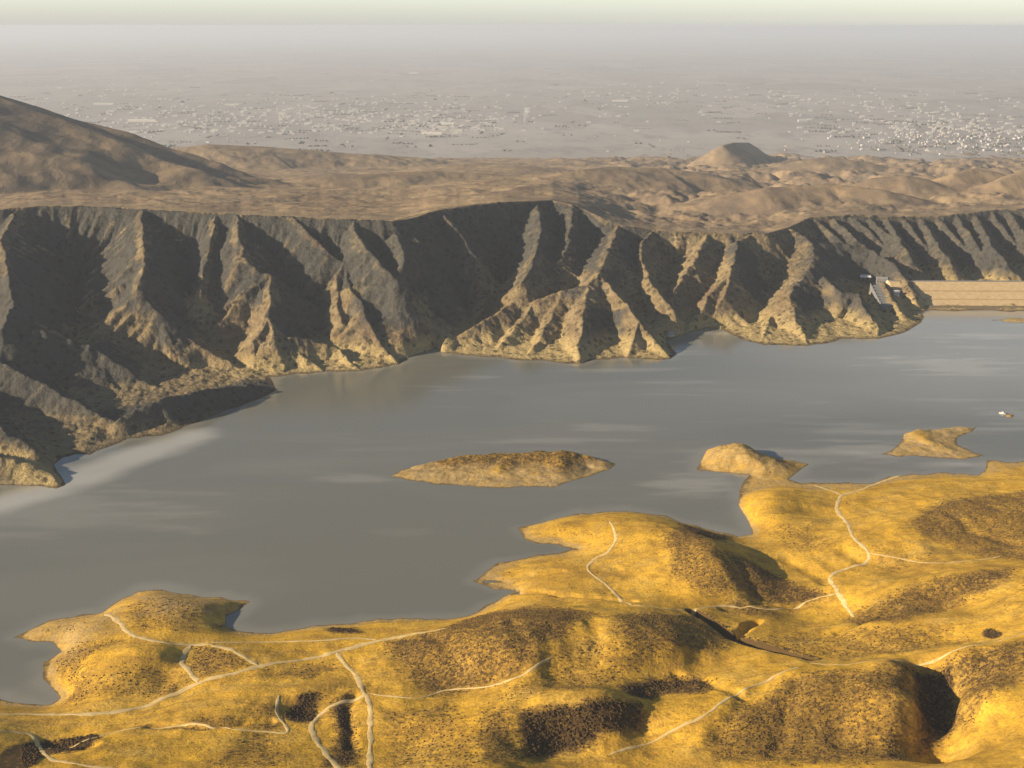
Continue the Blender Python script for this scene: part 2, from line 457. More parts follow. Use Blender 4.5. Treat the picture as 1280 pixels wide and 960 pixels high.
# ------------------------------------------------------------------ near hills
CTRL = [(150, 757, 5), (205, 747, 8), (255, 757, 9), (240, 770, 9), (290, 752, 4), (100, 788, 8), (60, 790, 4), (150, 800, 9), (110, 828, 11),
  (165, 818, 17), (200, 822, 15), (200, 848, 9), (235, 825, 9), (270, 800, 9), (330, 812, 9), (400, 792, 7), (280, 822, 13), (330, 838, 15), (250, 862, 15), (130, 880, 13), (0, 890, 9),
  (60, 902, 15), (180, 905, 24), (300, 885, 24), (400, 850, 17), (430, 822, 12), (480, 795, 10), (450, 880, 24), (460, 950, 36),
  (378, 888, 19), (340, 888, 25), (378, 868, 23), (420, 890, 25), (378, 910, 27), (300, 940, 36), (150, 935, 34), (75, 932, 22), (20, 950, 38), (0, 918, 28), (120, 925, 32),
  (700, 655, 6), (765, 648, 11), (820, 655, 14), (700, 705, 6), (650, 720, 4), (640, 745, 4), (760, 690, 9), (800, 690, 13), (760, 735, 8), (830, 740, 11), (690, 740, 8),
  (850, 665, 17), (880, 676, 21), (905, 690, 23), (925, 706, 21), (945, 738, 13), (870, 720, 17), (830, 690, 16), (935, 690, 6), (958, 715, 4), (970, 745, 6), (905, 745, 13), (915, 765, 12),
  (520, 800, 18), (560, 790, 23), (620, 772, 27), (700, 764, 29), (790, 766, 29), (850, 775, 27), (600, 815, 34), (555, 850, 20), (660, 822, 40), (730, 800, 38), (790, 805, 38), (845, 805, 34), (870, 830, 25),
  (500, 868, 22), (610, 855, 26), (600, 885, 36), (690, 845, 32), (700, 868, 48), (770, 850, 32), (840, 838, 27), (800, 870, 32), (895, 848, 32), (640, 895, 44), (735, 880, 48), (790, 885, 44),
  (700, 930, 36), (800, 912, 34), (740, 950, 36), (600, 945, 46), (520, 930, 34), (850, 900, 40), (860, 945, 40), (900, 880, 42), (520, 900, 32), (830, 855, 26),
  (1000, 735, 8), (1050, 755, 13), (1000, 790, 20), (950, 770, 15), (960, 690, 5), (1010, 690, 7), (1060, 660, 8), (1100, 640, 9), (1010, 640, 4), (968, 618, 11), (955, 645, 8), (985, 632, 8), (1000, 615, 4),
  (895, 560, 8), (905, 557, 11), (930, 555, 11), (955, 568, 7), (935, 578, 8), (900, 575, 6), (985, 580, 4), (1130, 655, 17), (1090, 672, 14), (1200, 635, 18), (1270, 640, 20), (1270, 680, 20), (1200, 690, 17), (1150, 690, 16), (1120, 715, 14), (1180, 605, 5), (1260, 600, 5),
  (1130, 735, 28), (1190, 722, 33), (1240, 708, 33), (1280, 705, 34), (1060, 745, 18), (1080, 775, 20), (1180, 758, 28), (1100, 782, 34), (1180, 772, 42), (1290, 738, 50), (1230, 800, 46), (1100, 812, 34), (1050, 822, 33), (1010, 800, 26), (1180, 800, 38),
  (1010, 838, 44), (1080, 834, 50), (1138, 834, 55), (1200, 818, 56), (1280, 798, 62), (1000, 880, 46), (1060, 905, 48), (1120, 900, 54), (1140, 870, 58), (1168, 870, 40), (1175, 900, 42), (1215, 865, 60), (1170, 940, 48),
  (1280, 858, 64), (1230, 898, 58), (1110, 950, 54), (1000, 945, 46), (940, 880, 42), (1280, 930, 76), (1200, 955, 68), (940, 940, 42)]
cpts = [at(*c) for c in CTRL]
for k in range(0, len(near_poly) - 2, 4):
    x, y = near_poly[k]
    if abs(x) < 900: cpts.append(np.array((x, y, 0.4)))
# ground keeps climbing toward the viewer below the frame
for x, y, z in ((-420, 430, 60), (-200, 430, 70), (0, 430, 80), (200, 430, 90), (420, 430, 110), (-700, 650, 40), (700, 600, 90), (800, 800, 60), (800, 1000, 30), (-420, 560, 40)):
    cpts.append(np.array((x, y, z), float))
cpts = np.array(cpts)
def tps_fit(p, lam):
    n = len(p); q = p[:, :2] / 100
    r2 = ((q[:, None] - q[None]) ** 2).sum(-1)
    K = 0.5 * r2 * np.log(r2 + 1e-12) + lam * np.eye(n)
    Pm = np.c_[np.ones(n), q]
    A = np.block([[K, Pm], [Pm.T, np.zeros((3, 3))]])
    return np.linalg.solve(A, np.r_[p[:, 2], np.zeros(3)]), q
tw, tq = tps_fit(cpts, 0.004)
def tps(X, Y):
    sh = X.shape; x = X.ravel() / 100; y = Y.ravel() / 100
    z = tw[-3] + tw[-2] * x + tw[-1] * y
    for i in range(len(tq)):
        r2 = (x - tq[i, 0]) ** 2 + (y - tq[i, 1]) ** 2
        z += tw[i] * 0.5 * r2 * np.log(r2 + 1e-12)
    return z.reshape(sh)

def seg_dist(X, Y, pts):
    return near_line(X, Y, [np.array((p[0], p[1], 0.0)) for p in pts])[0]

def fan(u0, u1, nu, rows):
    u = np.linspace(u0, u1, nu)
    U, Y = np.meshgrid(u, rows)
    return U, U * Y, Y
def grid_quads(nr, nc):
    i = np.arange(nr * nc).reshape(nr, nc)
    return np.stack([i[:-1, :-1], i[:-1, 1:], i[1:, 1:], i[1:, :-1]], -1).reshape(-1, 4)

NU, NROWS = 1180, np.concatenate([np.arange(330, 430, 3.0), np.arange(430, 800, 1.1), np.arange(800, 1215, 1.5)])
NU0, NU1 = -0.70, 0.70
Un, Xn, Yn = fan(NU0, NU1, NU, NROWS)
sdn = poly_sd(Xn, Yn, near_poly)
zt = tps(Xn, Yn)
und = fbm(Xn / 75, Yn / 75, 3, 3, 0.45) * 2.2 + fbm(Xn / 26, Yn / 32, 3, 6) * 0.9 + fbm(Xn / 11, Yn / 11, 3, 9) * 0.32
# little sheep-worn terraces and rills
rill = -np.abs(perlin(Xn / 26 + fbm(Xn / 40, Yn / 40, 2, 21) * 0.8, Yn / 55, 17)) * 1.2 + 0.3
lift = smooth(6, 60, sdn)
islet_rough = 1 - smooth(40, 75, np.hypot(Xn - at(935, 572)[0], Yn - at(935, 572)[1]))
zt = zt + (und + rill) * lift + islet_rough * (fbm(Xn / 20, Yn / 20, 4, 77, .6) * 1.8 + .2) * smooth(2, 12, sdn)
edge = 1 - np.exp(-np.maximum(sdn, 0) / 5.0)
Zn = np.where(sdn > 0, np.maximum(zt, 0.4 + 0.015 * np.maximum(sdn, 0)) * edge, np.maximum(-0.35 * np.abs(sdn), -12))

def sample_near(x, y):
    x = np.asarray(x, float); y = np.asarray(y, float)
    fu = np.clip((x / y - NU0) / (NU1 - NU0) * (NU - 1), 0, NU - 1.001)
    fr = np.clip(np.interp(y, NROWS, np.arange(len(NROWS))), 0, len(NROWS) - 1.001)
    i = fr.astype(int); j = fu.astype(int); a = fr - i; b = fu - j
    return (Zn[i, j] * (1 - a) * (1 - b) + Zn[i + 1, j] * a * (1 - b) + Zn[i, j + 1] * (1 - a) * b + Zn[i + 1, j + 1] * a * b)
def hit_near(px, py):
    d = ray(px, py)
    t = np.linspace(430 / d[1], 1210 / d[1], 900)
    x, y, z = d[0] * t, d[1] * t, CAM_H + d[2] * t
    below = z < sample_near(x, y)
    k = int(np.argmax(below)) if below.any() else len(t) - 1
    return np.array((x[k], y[k], sample_near(x[k], y[k])))

# gullies and the straight ditch are cut into the hillsides
DITCH = [hit_near(*q) for q in ((866, 764), (895, 782), (915, 796), (950, 806), (985, 816), (1012, 823))]
CUTS = [([(1158, 838), (1170, 868), (1177, 900), (1168, 945)], 10, 24), ([(912, 692), (930, 715), (948, 742)], 5, 16), ([(945, 776), (930, 788), (915, 796)], 5, 6), ([(985, 700), (1010, 712), (1035, 728)], 2.0, 10), ([(1058, 690), (1075, 700), (1102, 706)], 2.0, 10),
        ([(905, 762), (950, 754), (1000, 758)], 2.5, 6), ([(845, 842), (880, 852), (925, 872)], 3, 6), ([(790, 752), (700, 744), (640, 741)], 2.5, 6), ([(190, 908), (260, 908), (335, 902)], 2.5, 6), ([(442, 868), (434, 895), (440, 935)], 4, 6), ([(700, 715), (650, 722), (610, 727)], 1.5, 5),
        ([(540, 795), (565, 815), (580, 845)], 3, 9), ([(640, 778), (655, 808), (650, 838)], 3, 9), ([(740, 775), (748, 800), (735, 830)], 3, 9), ([(1060, 845), (1050, 880), (1055, 930)], 3, 12), ([(1230, 815), (1225, 850), (1215, 890)], 4, 9), ([(1120, 760), (1090, 775), (1050, 790)], 2.5, 7),
        ([(60, 930), (80, 932), (110, 932)], 4, 9), ([(960, 850), (930, 880), (900, 920)], 3, 9), ([(1000, 850), (985, 890), (970, 940)], 3, 8), ([(1190, 640), (1215, 665), (1270, 680)], 3, 10), ([(1160, 745), (1200, 735), (1240, 728)], 2, 7)]
for pl, dep, wid in CUTS:
    hp = [hit_near(*q) for q in pl]
    q_ = np.array(hp); m = (np.abs(Xn - q_[:, 0].mean()) < 160) & (np.abs(Yn - q_[:, 1].mean()) < 160)
    dcut = seg_dist(Xn[m] + fbm(Xn[m] / 15, Yn[m] / 15, 2, 75) * 3, Yn[m] + fbm(Xn[m] / 15, Yn[m] / 15, 2, 78) * 3, hp)
    Zn[m] -= (dep * 0.85 if dep > 4.5 or dep < 2.8 else dep * 0.5) * smooth(1.0, 0.0, dcut / wid) * (sdn[m] > 2)
dd = seg_dist(Xn, Yn, DITCH)
Zn -= 7.5 * (1 - smooth(2.6, 5.6, dd))
# where scrub grows or shade is painted in: patches drawn on the hillsides as ellipses (photo x, y, rx, ry, amount)
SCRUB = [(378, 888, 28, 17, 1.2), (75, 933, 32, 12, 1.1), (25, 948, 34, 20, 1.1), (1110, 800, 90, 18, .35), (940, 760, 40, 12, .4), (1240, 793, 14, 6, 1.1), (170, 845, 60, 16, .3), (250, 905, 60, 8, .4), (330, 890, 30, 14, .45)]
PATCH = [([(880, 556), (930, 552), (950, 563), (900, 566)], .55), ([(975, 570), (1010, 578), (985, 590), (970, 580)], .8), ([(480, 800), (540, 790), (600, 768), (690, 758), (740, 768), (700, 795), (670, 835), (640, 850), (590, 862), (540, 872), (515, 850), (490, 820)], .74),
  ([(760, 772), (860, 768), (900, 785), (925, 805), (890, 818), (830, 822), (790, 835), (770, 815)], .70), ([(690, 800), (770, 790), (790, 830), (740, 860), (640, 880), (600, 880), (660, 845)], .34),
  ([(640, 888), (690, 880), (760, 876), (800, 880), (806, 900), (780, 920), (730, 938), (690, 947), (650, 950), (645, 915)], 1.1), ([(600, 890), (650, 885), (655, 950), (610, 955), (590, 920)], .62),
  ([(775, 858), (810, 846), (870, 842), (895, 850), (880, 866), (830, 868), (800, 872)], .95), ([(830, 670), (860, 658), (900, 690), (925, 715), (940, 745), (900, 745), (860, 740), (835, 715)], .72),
  ([(845, 650), (880, 656), (930, 668), (900, 677), (860, 668)], .92), ([(905, 690), (945, 705), (1000, 735), (1030, 745), (980, 755), (935, 745)], .85),  # valley patch: scrub, plus the shadow beside the mound painted into the ground
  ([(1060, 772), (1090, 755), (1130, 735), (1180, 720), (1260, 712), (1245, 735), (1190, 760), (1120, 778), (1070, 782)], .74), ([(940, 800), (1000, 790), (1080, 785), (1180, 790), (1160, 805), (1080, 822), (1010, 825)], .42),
  ([(880, 930), (930, 880), (1000, 840), (1090, 836), (1140, 835), (1140, 950), (1080, 955), (900, 950)], .72), ([(1140, 838), (1190, 832), (1195, 870), (1205, 900), (1180, 920), (1160, 950), (1140, 945)], .97),  # gully patch: scrub, with the shade of its slope darkened in
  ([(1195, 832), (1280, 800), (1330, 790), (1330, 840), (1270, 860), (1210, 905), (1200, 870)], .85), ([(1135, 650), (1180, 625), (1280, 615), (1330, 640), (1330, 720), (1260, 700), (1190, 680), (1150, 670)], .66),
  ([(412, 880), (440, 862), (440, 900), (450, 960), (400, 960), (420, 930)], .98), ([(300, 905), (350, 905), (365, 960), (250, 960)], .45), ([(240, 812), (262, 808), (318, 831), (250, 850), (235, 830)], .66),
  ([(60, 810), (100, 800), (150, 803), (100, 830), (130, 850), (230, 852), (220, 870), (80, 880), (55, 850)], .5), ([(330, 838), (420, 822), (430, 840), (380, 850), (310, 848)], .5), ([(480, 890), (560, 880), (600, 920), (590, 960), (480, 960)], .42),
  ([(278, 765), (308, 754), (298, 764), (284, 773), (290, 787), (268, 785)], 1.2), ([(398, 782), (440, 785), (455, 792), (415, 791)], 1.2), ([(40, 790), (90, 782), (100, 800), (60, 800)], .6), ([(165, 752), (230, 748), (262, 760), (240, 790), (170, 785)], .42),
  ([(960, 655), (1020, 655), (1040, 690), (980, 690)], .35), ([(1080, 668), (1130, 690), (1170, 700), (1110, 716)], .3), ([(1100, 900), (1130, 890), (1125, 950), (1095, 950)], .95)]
# photo position of every terrain point, used only to lay the patches down in plan
def project(X, Y, Z):
    dz = Z - CAM_H
    dep = Y * cp - dz * sp
    return 640 + F * X / dep, 480 - F * (Y * sp + dz * cp) / dep
pxn, pyn = project(Xn, Yn, Zn)
scrub_n = np.zeros_like(Zn)
wob = fbm(Xn / 45, Yn / 45, 5, 40, 0.55) * 0.7
for (cx, cy, rx, ry, am) in SCRUB:
    c = hit_near(cx, cy)
    ex = hit_near(cx + rx, cy) - c; ey = hit_near(cx, cy - ry) - hit_near(cx, cy + ry)
    ax = max(abs(ex[0]), 4.0); ay = max(math.hypot(ey[0], ey[1]) / 2, 4.0)
    cm = (hit_near(cx, cy - ry) + hit_near(cx, cy + ry)) / 2
    r = np.sqrt(((Xn - cm[0]) / ax) ** 2 + ((Yn - cm[1]) / ay) ** 2) + wob
    scrub_n = np.maximum(scrub_n, (am if am > .99 else min(.95, am * 1.3)) * (1 - smooth(0.45, 1.35, r) if am < 1 else 1 - smooth(0.75, 1.15, r)))
for pl, am in PATCH:
    hp = [hit_near(*q)[:2] for q in pl]; q_ = np.array(hp)
    m = (Xn > q_[:, 0].min() - 20) & (Xn < q_[:, 0].max() + 20) & (Yn > q_[:, 1].min() - 20) & (Yn < q_[:, 1].max() + 20)
    sdp = poly_sd(Xn[m], Yn[m], hp) + wob[m] * (11 if am < .9 else 7)
    scrub_n[m] = np.maximum(scrub_n[m], am * smooth(-9 if am < .9 else -5, 10 if am < .9 else 6, sdp))
scrub_n = np.clip(scrub_n + 0.16 * np.clip(fbm(Xn / 90, Yn / 90, 4, 52), -1, 1), 0, 1.2)
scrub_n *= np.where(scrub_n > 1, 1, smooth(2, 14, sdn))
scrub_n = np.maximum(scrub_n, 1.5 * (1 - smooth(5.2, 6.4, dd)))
shore_n = (1 - smooth(0.5, 2.6, Zn + fbm(Xn / 25, Yn / 25, 3, 61) * 1.6)) * (sdn > -30) * 0.8
for q_, ra in (((925, 572), 62), ((960, 580), 30), ((230, 745), 40), ((90, 785), 40)):
    c = at(*q_, 4); shore_n = np.maximum(shore_n, 0.75 * (1 - smooth(0.5, 1.1, np.hypot(Xn - c[0], (Yn - c[1]) * .8) / ra + fbm(Xn / 18, Yn / 18, 3, 66) * .3)) * (sdn > 0))
me = mesh_np('near_hills', np.stack([Xn, Yn, Zn], -1).reshape(-1, 3), grid_quads(len(NROWS), NU),
             attrs={'scrub': scrub_n, 'shore': shore_n})
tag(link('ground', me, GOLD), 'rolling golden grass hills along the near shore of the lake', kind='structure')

# ------------------------------------------------------------------ dirt tracks
TRACKS = [([(-60, 896), (0, 893), (40, 893), (110, 893), (160, 888), (200, 875), (232, 862), (250, 853), (300, 840), (330, 832), (370, 826), (410, 818), (430, 813), (470, 802), (520, 792), (556, 786)], 4.2, 'pale dirt road running along the near left shore'),
  ([(131, 768), (145, 774), (155, 785), (170, 796), (205, 803), (240, 806), (262, 806)], 3.4, 'pale track winding down onto the left peninsula'),
  ([(240, 807), (232, 817), (228, 828), (238, 842), (247, 853)], 3.6, 'short curved track joining the peninsula track to the shore road'),
  ([(262, 806), (285, 811), (305, 821), (322, 832)], 3.2, 'diagonal track on the right of the triangle of scrub'),
  ([(264, 804), (330, 803), (400, 801), (442, 798), (470, 800)], 2.6, 'thin straight track close to the left bay'),
  ([(421, 816), (432, 830), (445, 845), (452, 860), (462, 880), (463, 920), (462, 965)], 3.0, 'track running straight down the picture below the shore road'),
  ([(462, 868), (432, 878), (405, 890), (391, 905), (395, 925), (410, 945), (428, 965)], 3.2, 'curving track round the dark scrub beside the hollow'),
  ([(762, 652), (770, 672), (760, 690), (742, 700), (735, 712), (750, 725), (765, 738), (790, 757)], 2.4, 'thin track climbing the golden central headland'),
  ([(1150, 592), (1100, 603), (1075, 613), (1052, 620), (1047, 638), (1060, 656), (1067, 672), (1086, 692), (1078, 706), (1050, 714), (1036, 724)], 3.2, 'track from the right shore curling between the hills'),
  ([(1052, 619), (1038, 613), (1018, 607)], 3.0, 'short pale spur track to the water by the tied islet'),
  ([(1036, 722), (1048, 742), (1056, 756), (1068, 772)], 2.6, 'short wide pale track in the right valley'),
  ([(-20, 915), (35, 918), (50, 935), (65, 950), (110, 958), (150, 962)], 2.6, 'track round the dark hollow in the lower left corner'),
  ([(349, 870), (346, 890), (356, 906), (358, 916), (330, 915), (290, 912)], 2.2, 'narrow track on the left rim of the round hollow'),
  ([(290, 912), (240, 905), (150, 914), (112, 924), (60, 936)], 2.2, 'faint path linking the hollows along the lower left'),
  ([(463, 868), (520, 873), (560, 863), (640, 849), (690, 822)], 2.0, 'faint yellow path below the broad scrub mound'),
  ([(790, 757), (840, 762), (905, 758), (960, 762), (1010, 752), (1045, 742)], 2.0, 'faint path crossing the valley floor behind the ditch'),
  ([(1136, 830), (1190, 815), (1240, 804), (1300, 785)], 1.9, 'faint ridge path leaving the frame at the lower right'),
  ([(760, 945), (830, 920), (880, 895), (930, 862), (1000, 834)], 2.0, 'pale path climbing from the dark thicket to the ditch end'),
  ([(1086, 692), (1130, 700), (1180, 704), (1250, 696)], 2.0, 'faint path running right below the brown scrub hill'),
  ([(1012, 829), (1060, 831), (1136, 830)], 1.8, 'thin level path along the crest of the right scrub hill')]
def ribbon(pts, width, zf, off=0.28, seed=0):
    pts = np.array([p[:2] for p in pts])
    # Catmull-Rom smoothing
    out = []
    for i in range(len(pts) - 1):
        p0 = pts[max(i - 1, 0)]; p1 = pts[i]; p2 = pts[i + 1]; p3 = pts[min(i + 2, len(pts) - 1)]
        n = max(2, int(np.linalg.norm(p2 - p1) / 1.6))
        for k in range(n):
            t = k / n
            out.append(0.5 * ((2 * p1) + (-p0 + p2) * t + (2 * p0 - 5 * p1 + 4 * p2 - p3) * t * t + (-p0 + 3 * p1 - 3 * p2 + p3) * t ** 3))
    out.append(pts[-1]); out = np.array(out)
    g = np.gradient(out, axis=0); g /= np.linalg.norm(g, axis=1, keepdims=True) + 1e-9
    nr = np.c_[-g[:, 1], g[:, 0]]
    s = np.arange(len(out)) * 1.6
    w0 = width / 2 * (1 + 0.9 * perlin(s / 9, s * 0 + seed + 0.3, 70) + 0.5 * perlin(s / 3, s * 0 + seed + 0.3, 72))
    w1 = width / 2 * (1 + 0.9 * perlin(s / 9, s * 0 + seed + 7.7, 71) + 0.5 * perlin(s / 3, s * 0 + seed + 7.7, 73))
    tp = np.minimum(1, np.minimum(s, s[::-1]) / 6 + 0.15)
    K = 5
    co = []
    for k in range(K):
        f = k / (K - 1) * 2 - 1
        o = out + nr * (np.where(f < 0, w0, w1) * f * tp)[:, None]
        z = zf(o[:, 0], o[:, 1]) + off * (1 if abs(f) < 0.9 else 0.3)
        co.append(np.c_[o, z])
    co = np.stack(co, 1)
    return mesh_np('track', co.reshape(-1, 3), grid_quads(len(out), K)[:, ::-1])
track_d = np.full(Zn.shape, 1e9)
for i, (pl, w, lab) in enumerate(TRACKS):
    pts = [hit_near(*p) for p in pl]
    track_d = np.minimum(track_d, seg_dist(Xn, Yn, pts) - w / 2)
    o = link('dirt_track', ribbon(pts, w * (1.0 if w > 2.2 else .85), sample_near, 0.25, i * 3), TRACK)
    tag(o, lab, kind='structure')

# ------------------------------------------------------------------ far shore: rim of the plateau and spurs
RIM = [(-420, 262, 162), (-200, 262, 160), (-60, 262, 156), (0, 262, 154), (45, 258, 154), (100, 257, 153), (170, 261, 151), (250, 265, 148), (300, 268, 146), (370, 271, 143), (430, 274, 140), (490, 276, 137), (512, 273, 136),
  (550, 262, 135), (590, 256, 134), (640, 252, 130), (690, 250, 124), (722, 258, 118), (752, 272, 107), (780, 282, 98), (820, 288, 90), (880, 291, 87), (955, 292, 85), (985, 284, 86), (1012, 272, 88), (1060, 268, 89), (1120, 271, 82), (1180, 270, 80), (1240, 263, 80), (1330, 258, 82), (1700, 256, 82)]
rim = np.array([at(*r) for r in RIM])
SPURS = [
 # (points, side slope, rill size)
 ([(22, 260, 154), (2, 300, 134), (10, 345, 106), (18, 375, 86), (2, 412, 72)], .85),
 ([(178, 262, 151), (178, 300, 128), (181, 335, 106), (173, 360, 87), (198, 390, 62), (222, 411, 43), (262, 440, 20), (305, 462, 5)], .80),
 ([(173, 360, 87), (150, 392, 60), (130, 412, 42), (116, 430, 30)], .80),
 ([(198, 390, 62), (175, 425, 30), (160, 448, 14)], .75),
 ([(270, 266, 147), (263, 300, 121), (256, 335, 96), (250, 362, 76)], .95),
 ([(296, 268, 146), (299, 300, 125), (303, 318, 111), (325, 338, 94), (340, 344, 89), (338, 366, 72), (336, 395, 50), (343, 420, 34), (372, 440, 16), (405, 462, 3)], .82),
 ([(325, 338, 94), (300, 366, 70), (280, 396, 46), (262, 415, 33)], .85),
 ([(336, 395, 50), (318, 425, 30), (322, 455, 8)], .8),
 ([(343, 418, 36), (385, 424, 26), (420, 434, 17), (445, 458, 4)], .75),
 ([(365, 271, 143), (385, 290, 128), (405, 310, 110), (428, 328, 94), (434, 350, 76), (450, 375, 58), (456, 395, 45), (466, 415, 29), (486, 440, 10), (495, 452, 3)], .85),
 ([(428, 328, 94), (420, 352, 74), (422, 380, 52), (430, 402, 36)], .85),
 ([(440, 275, 139), (450, 300, 121), (466, 316, 108), (481, 335, 93), (498, 352, 79)], .95),
 ([(495, 290, 126), (508, 325, 99), (518, 352, 70), (534, 378, 40), (552, 394, 30), (556, 410, 18)], .88),
 ([(556, 268, 132), (575, 293, 110), (590, 314, 90), (600, 335, 69), (604, 360, 49), (604, 385, 31), (596, 402, 20)], .88),
 ([(672, 256, 125), (676, 285, 107), (673, 308, 93), (663, 335, 75), (652, 352, 63)], .95),
 ([(716, 256, 121), (713, 285, 101), (709, 308, 86), (700, 325, 75), (680, 345, 61), (655, 365, 48), (630, 385, 36), (600, 403, 25), (570, 420, 13), (550, 433, 2)], .66),
 ([(772, 281, 99), (766, 300, 92), (757, 320, 83), (749, 342, 69), (736, 356, 60), (733, 373, 50), (729, 400, 33), (725, 425, 19), (723, 453, 2)], .74),
 ([(736, 356, 60), (702, 363, 53), (672, 373, 45)], .62),
 ([(702, 363, 53), (692, 393, 31), (672, 428, 11), (658, 447, 1)], .68),
 ([(672, 373, 43), (652, 402, 24), (630, 425, 11), (610, 443, 1)], .6),
 ([(749, 342, 69), (775, 372, 48), (797, 400, 31), (818, 425, 15), (839, 447, 2)], .8),
 ([(797, 398, 32), (790, 425, 16), (785, 445, 2)], .8),
 ([(818, 289, 89), (804, 300, 84), (801, 316, 75), (808, 342, 60), (830, 375, 40), (850, 400, 20), (862, 410, 8)], .9),
 ([(884, 292, 86), (868, 328, 64), (846, 358, 44), (832, 378, 32), (820, 405, 14)], .85),
 ([(940, 293, 84), (922, 301, 80), (919, 322, 69), (913, 345, 55), (905, 370, 38), (893, 393, 17), (886, 407, 4)], .85),
 ([(913, 340, 58), (885, 372, 36), (868, 398, 16)], .85),
 ([(987, 285, 85), (1004, 292, 79), (1016, 306, 70), (1018, 318, 63), (1010, 340, 52), (991, 358, 43), (987, 376, 34), (997, 402, 17), (1012, 431, 1)], .64),
 ([(991, 358, 40), (966, 392, 17), (950, 428, 1)], .62),
 ([(1017, 305, 70), (1052, 303, 67), (1090, 311, 59), (1120, 331, 43), (1136, 356, 27), (1151, 388, 7)], .8),
 ([(1030, 345, 48), (1052, 365, 37), (1070, 368, 34), (1082, 385, 24), (1093, 405, 12), (1097, 421, 1)], .8),
 ([(1105, 352, 32), (1115, 372, 22), (1130, 395, 8), (1148, 402, 2)], .8),
 # low left hills
 ([(-160, 380, 90), (-60, 425, 66), (0, 452, 48), (50, 478, 33), (100, 505, 20), (140, 528, 9), (158, 543, 3)], .62),
 ([(40, 412, 66), (80, 422, 54), (112, 432, 45), (150, 456, 28), (185, 478, 12), (214, 492, 4)], .72),
 ([(112, 432, 45), (140, 425, 36)], .6),
 ([(-160, 440, 70), (-80, 485, 46), (0, 535, 26), (40, 560, 15), (68, 575, 6)], .55),
 ([(-160, 545, 42), (-40, 560, 28), (20, 574, 17), (60, 592, 8), (79, 605, 2)], .45),
 ([(150, 520, 17), (200, 499, 24), (250, 486, 23), (300, 481, 14), (337, 482, 4)], .85),
]
for k, x in enumerate(range(955, 1330, 22)):
    yr = np.interp(x, [r[0] for r in RIM], [r[1] for r in RIM]); zr = np.interp(x, [r[0] for r in RIM], [r[2] for r in RIM])
    j = (k * 7 % 5) * 3
    if x < 1000: continue
    elif x < 1090: SPURS.append(([(x, yr + 2, zr - 1), (x + 26, yr + 24 + j * .5, zr * .74), (x + 50, yr + 46, zr * .50), (x + 72, yr + 66, zr * .25)], .95))
    else: SPURS.append(([(x, yr + 2, zr - 1), (x + 22, yr + 28 + j, zr * .70), (x + 38, yr + 50 + j, zr * .42), (x + 50, yr + 72, zr * .14)], .95))

rows_f = np.concatenate([np.arange(985, 1300, 2.4), np.arange(1300, 2060, 2.0), np.geomspace(2062, 7200, 330)])
FU0, FU1, FNU = -0.53, 0.53, 1120
Uf, Xf, Yf = fan(FU0, FU1, FNU, rows_f)
rim_u = rim[:, 0] / rim[:, 1]
Yr = np.interp(Uf, rim_u, rim[:, 1]); Zr = np.interp(Uf, rim_u, rim[:, 2])
Yr = Yr + fbm(Uf * 60, Uf * 0 + .5, 3, 90) * 10

inside = Yf > Yr
# height of the plateau: a tilted plain that dips under the far lowland
yp_rim = CAM_H - Zr
sl_rim = (Zr - CAM_H) / Yr
sl_far = slope_of(200.0)
s = (1 / Yf - 1 / 5300) / (1 / Yr - 1 / 5300)
Zp = CAM_H + Yf * (sl_far + (sl_rim - sl_far) * np.minimum(s, 1.0))
far_in = np.clip((Yf - Yr), 0, None)
rt0 = smooth(0.0, 0.16, Uf)
amp = smooth(0, 900, far_in) * (0.5 + 0.5 * smooth(-0.05, 0.15, Uf))
Zp = Zp + fbm(Xf / 420, Yf / 520, 5, 110, 0.42) * 26 * amp + fbm(Xf / 90, Yf / 90, 4, 130, 0.55) * (5 + 7 * rt0) * smooth(0, 250, far_in) + fbm(Xf / 28, Yf / 34, 3, 135) * (0.6 + 2.2 * rt0) * smooth(0, 100, far_in)
# dry gullies cutting the right-hand plateau
rt = smooth(0.02, 0.16, Uf)
Zp -= np.clip(0.34 - np.abs(fbm(Xf / 260 + 4, Yf / 340, 4, 140)), 0, 1) * 75 * rt * smooth(60, 700, far_in)
# cliff face below the rim
dR = np.maximum((Yr - Yf), 0)
dline, zline, tline, _ = near_line(Xf[:700], Yf[:700], rim)
zface = np.full(Yf.shape, -1e9)
fl = fbm(tline / 16, dline / 160, 3, 150) * 0.35
zface[:700] = zline - dline * (0.92 + fl) 
Zc = zface
for k, (pl, sl) in enumerate(SPURS):
    pts = np.array([at(*p) for p in pl])
    zmax = pts[:, 2].max(); Rr = zmax / sl + 25
    m = (Xf > pts[:, 0].min() - Rr) & (Xf < pts[:, 0].max() + Rr) & (Yf > pts[:, 1].min() - Rr) & (Yf < pts[:, 1].max() + Rr)
    x, y = Xf[m], Yf[m]
    # wander of the crest
    wx = fbm(x / 34, y / 34, 3, 200 + k) * 5; wy = fbm(x / 34, y / 34, 3, 260 + k) * 5
    d, z, t, sd_ = near_line(x + wx, y + wy, pts)
    fl = perlin(t / 13 + sd_ * 31 + k * 5.1, d / 120, 300) * 0.30 + perlin(t / 6.5 + sd_ * 17, d / 60, 310) * 0.16
    g = smooth(2, 22, d)
    zz = z - d * sl * (1 + fl * g) + fbm(t / 16, t * 0 + k, 2, 330) * 2.0
    Zc[m] = np.maximum(Zc[m], zz)
sdf = poly_sd(Xf, Yf, far_poly)
apron = 7 * (1 - np.exp(-np.maximum(sdf, 0) / 40)) + fbm(Xf / 40, Yf / 40, 3, 340) * 1.2 * smooth(2, 25, sdf)
Zc = np.maximum(Zc, apron)
Zc = Zc + fbm(Xf / 16, Yf / 16, 4, 350, 0.62) * 2.4 * smooth(3, 20, sdf)
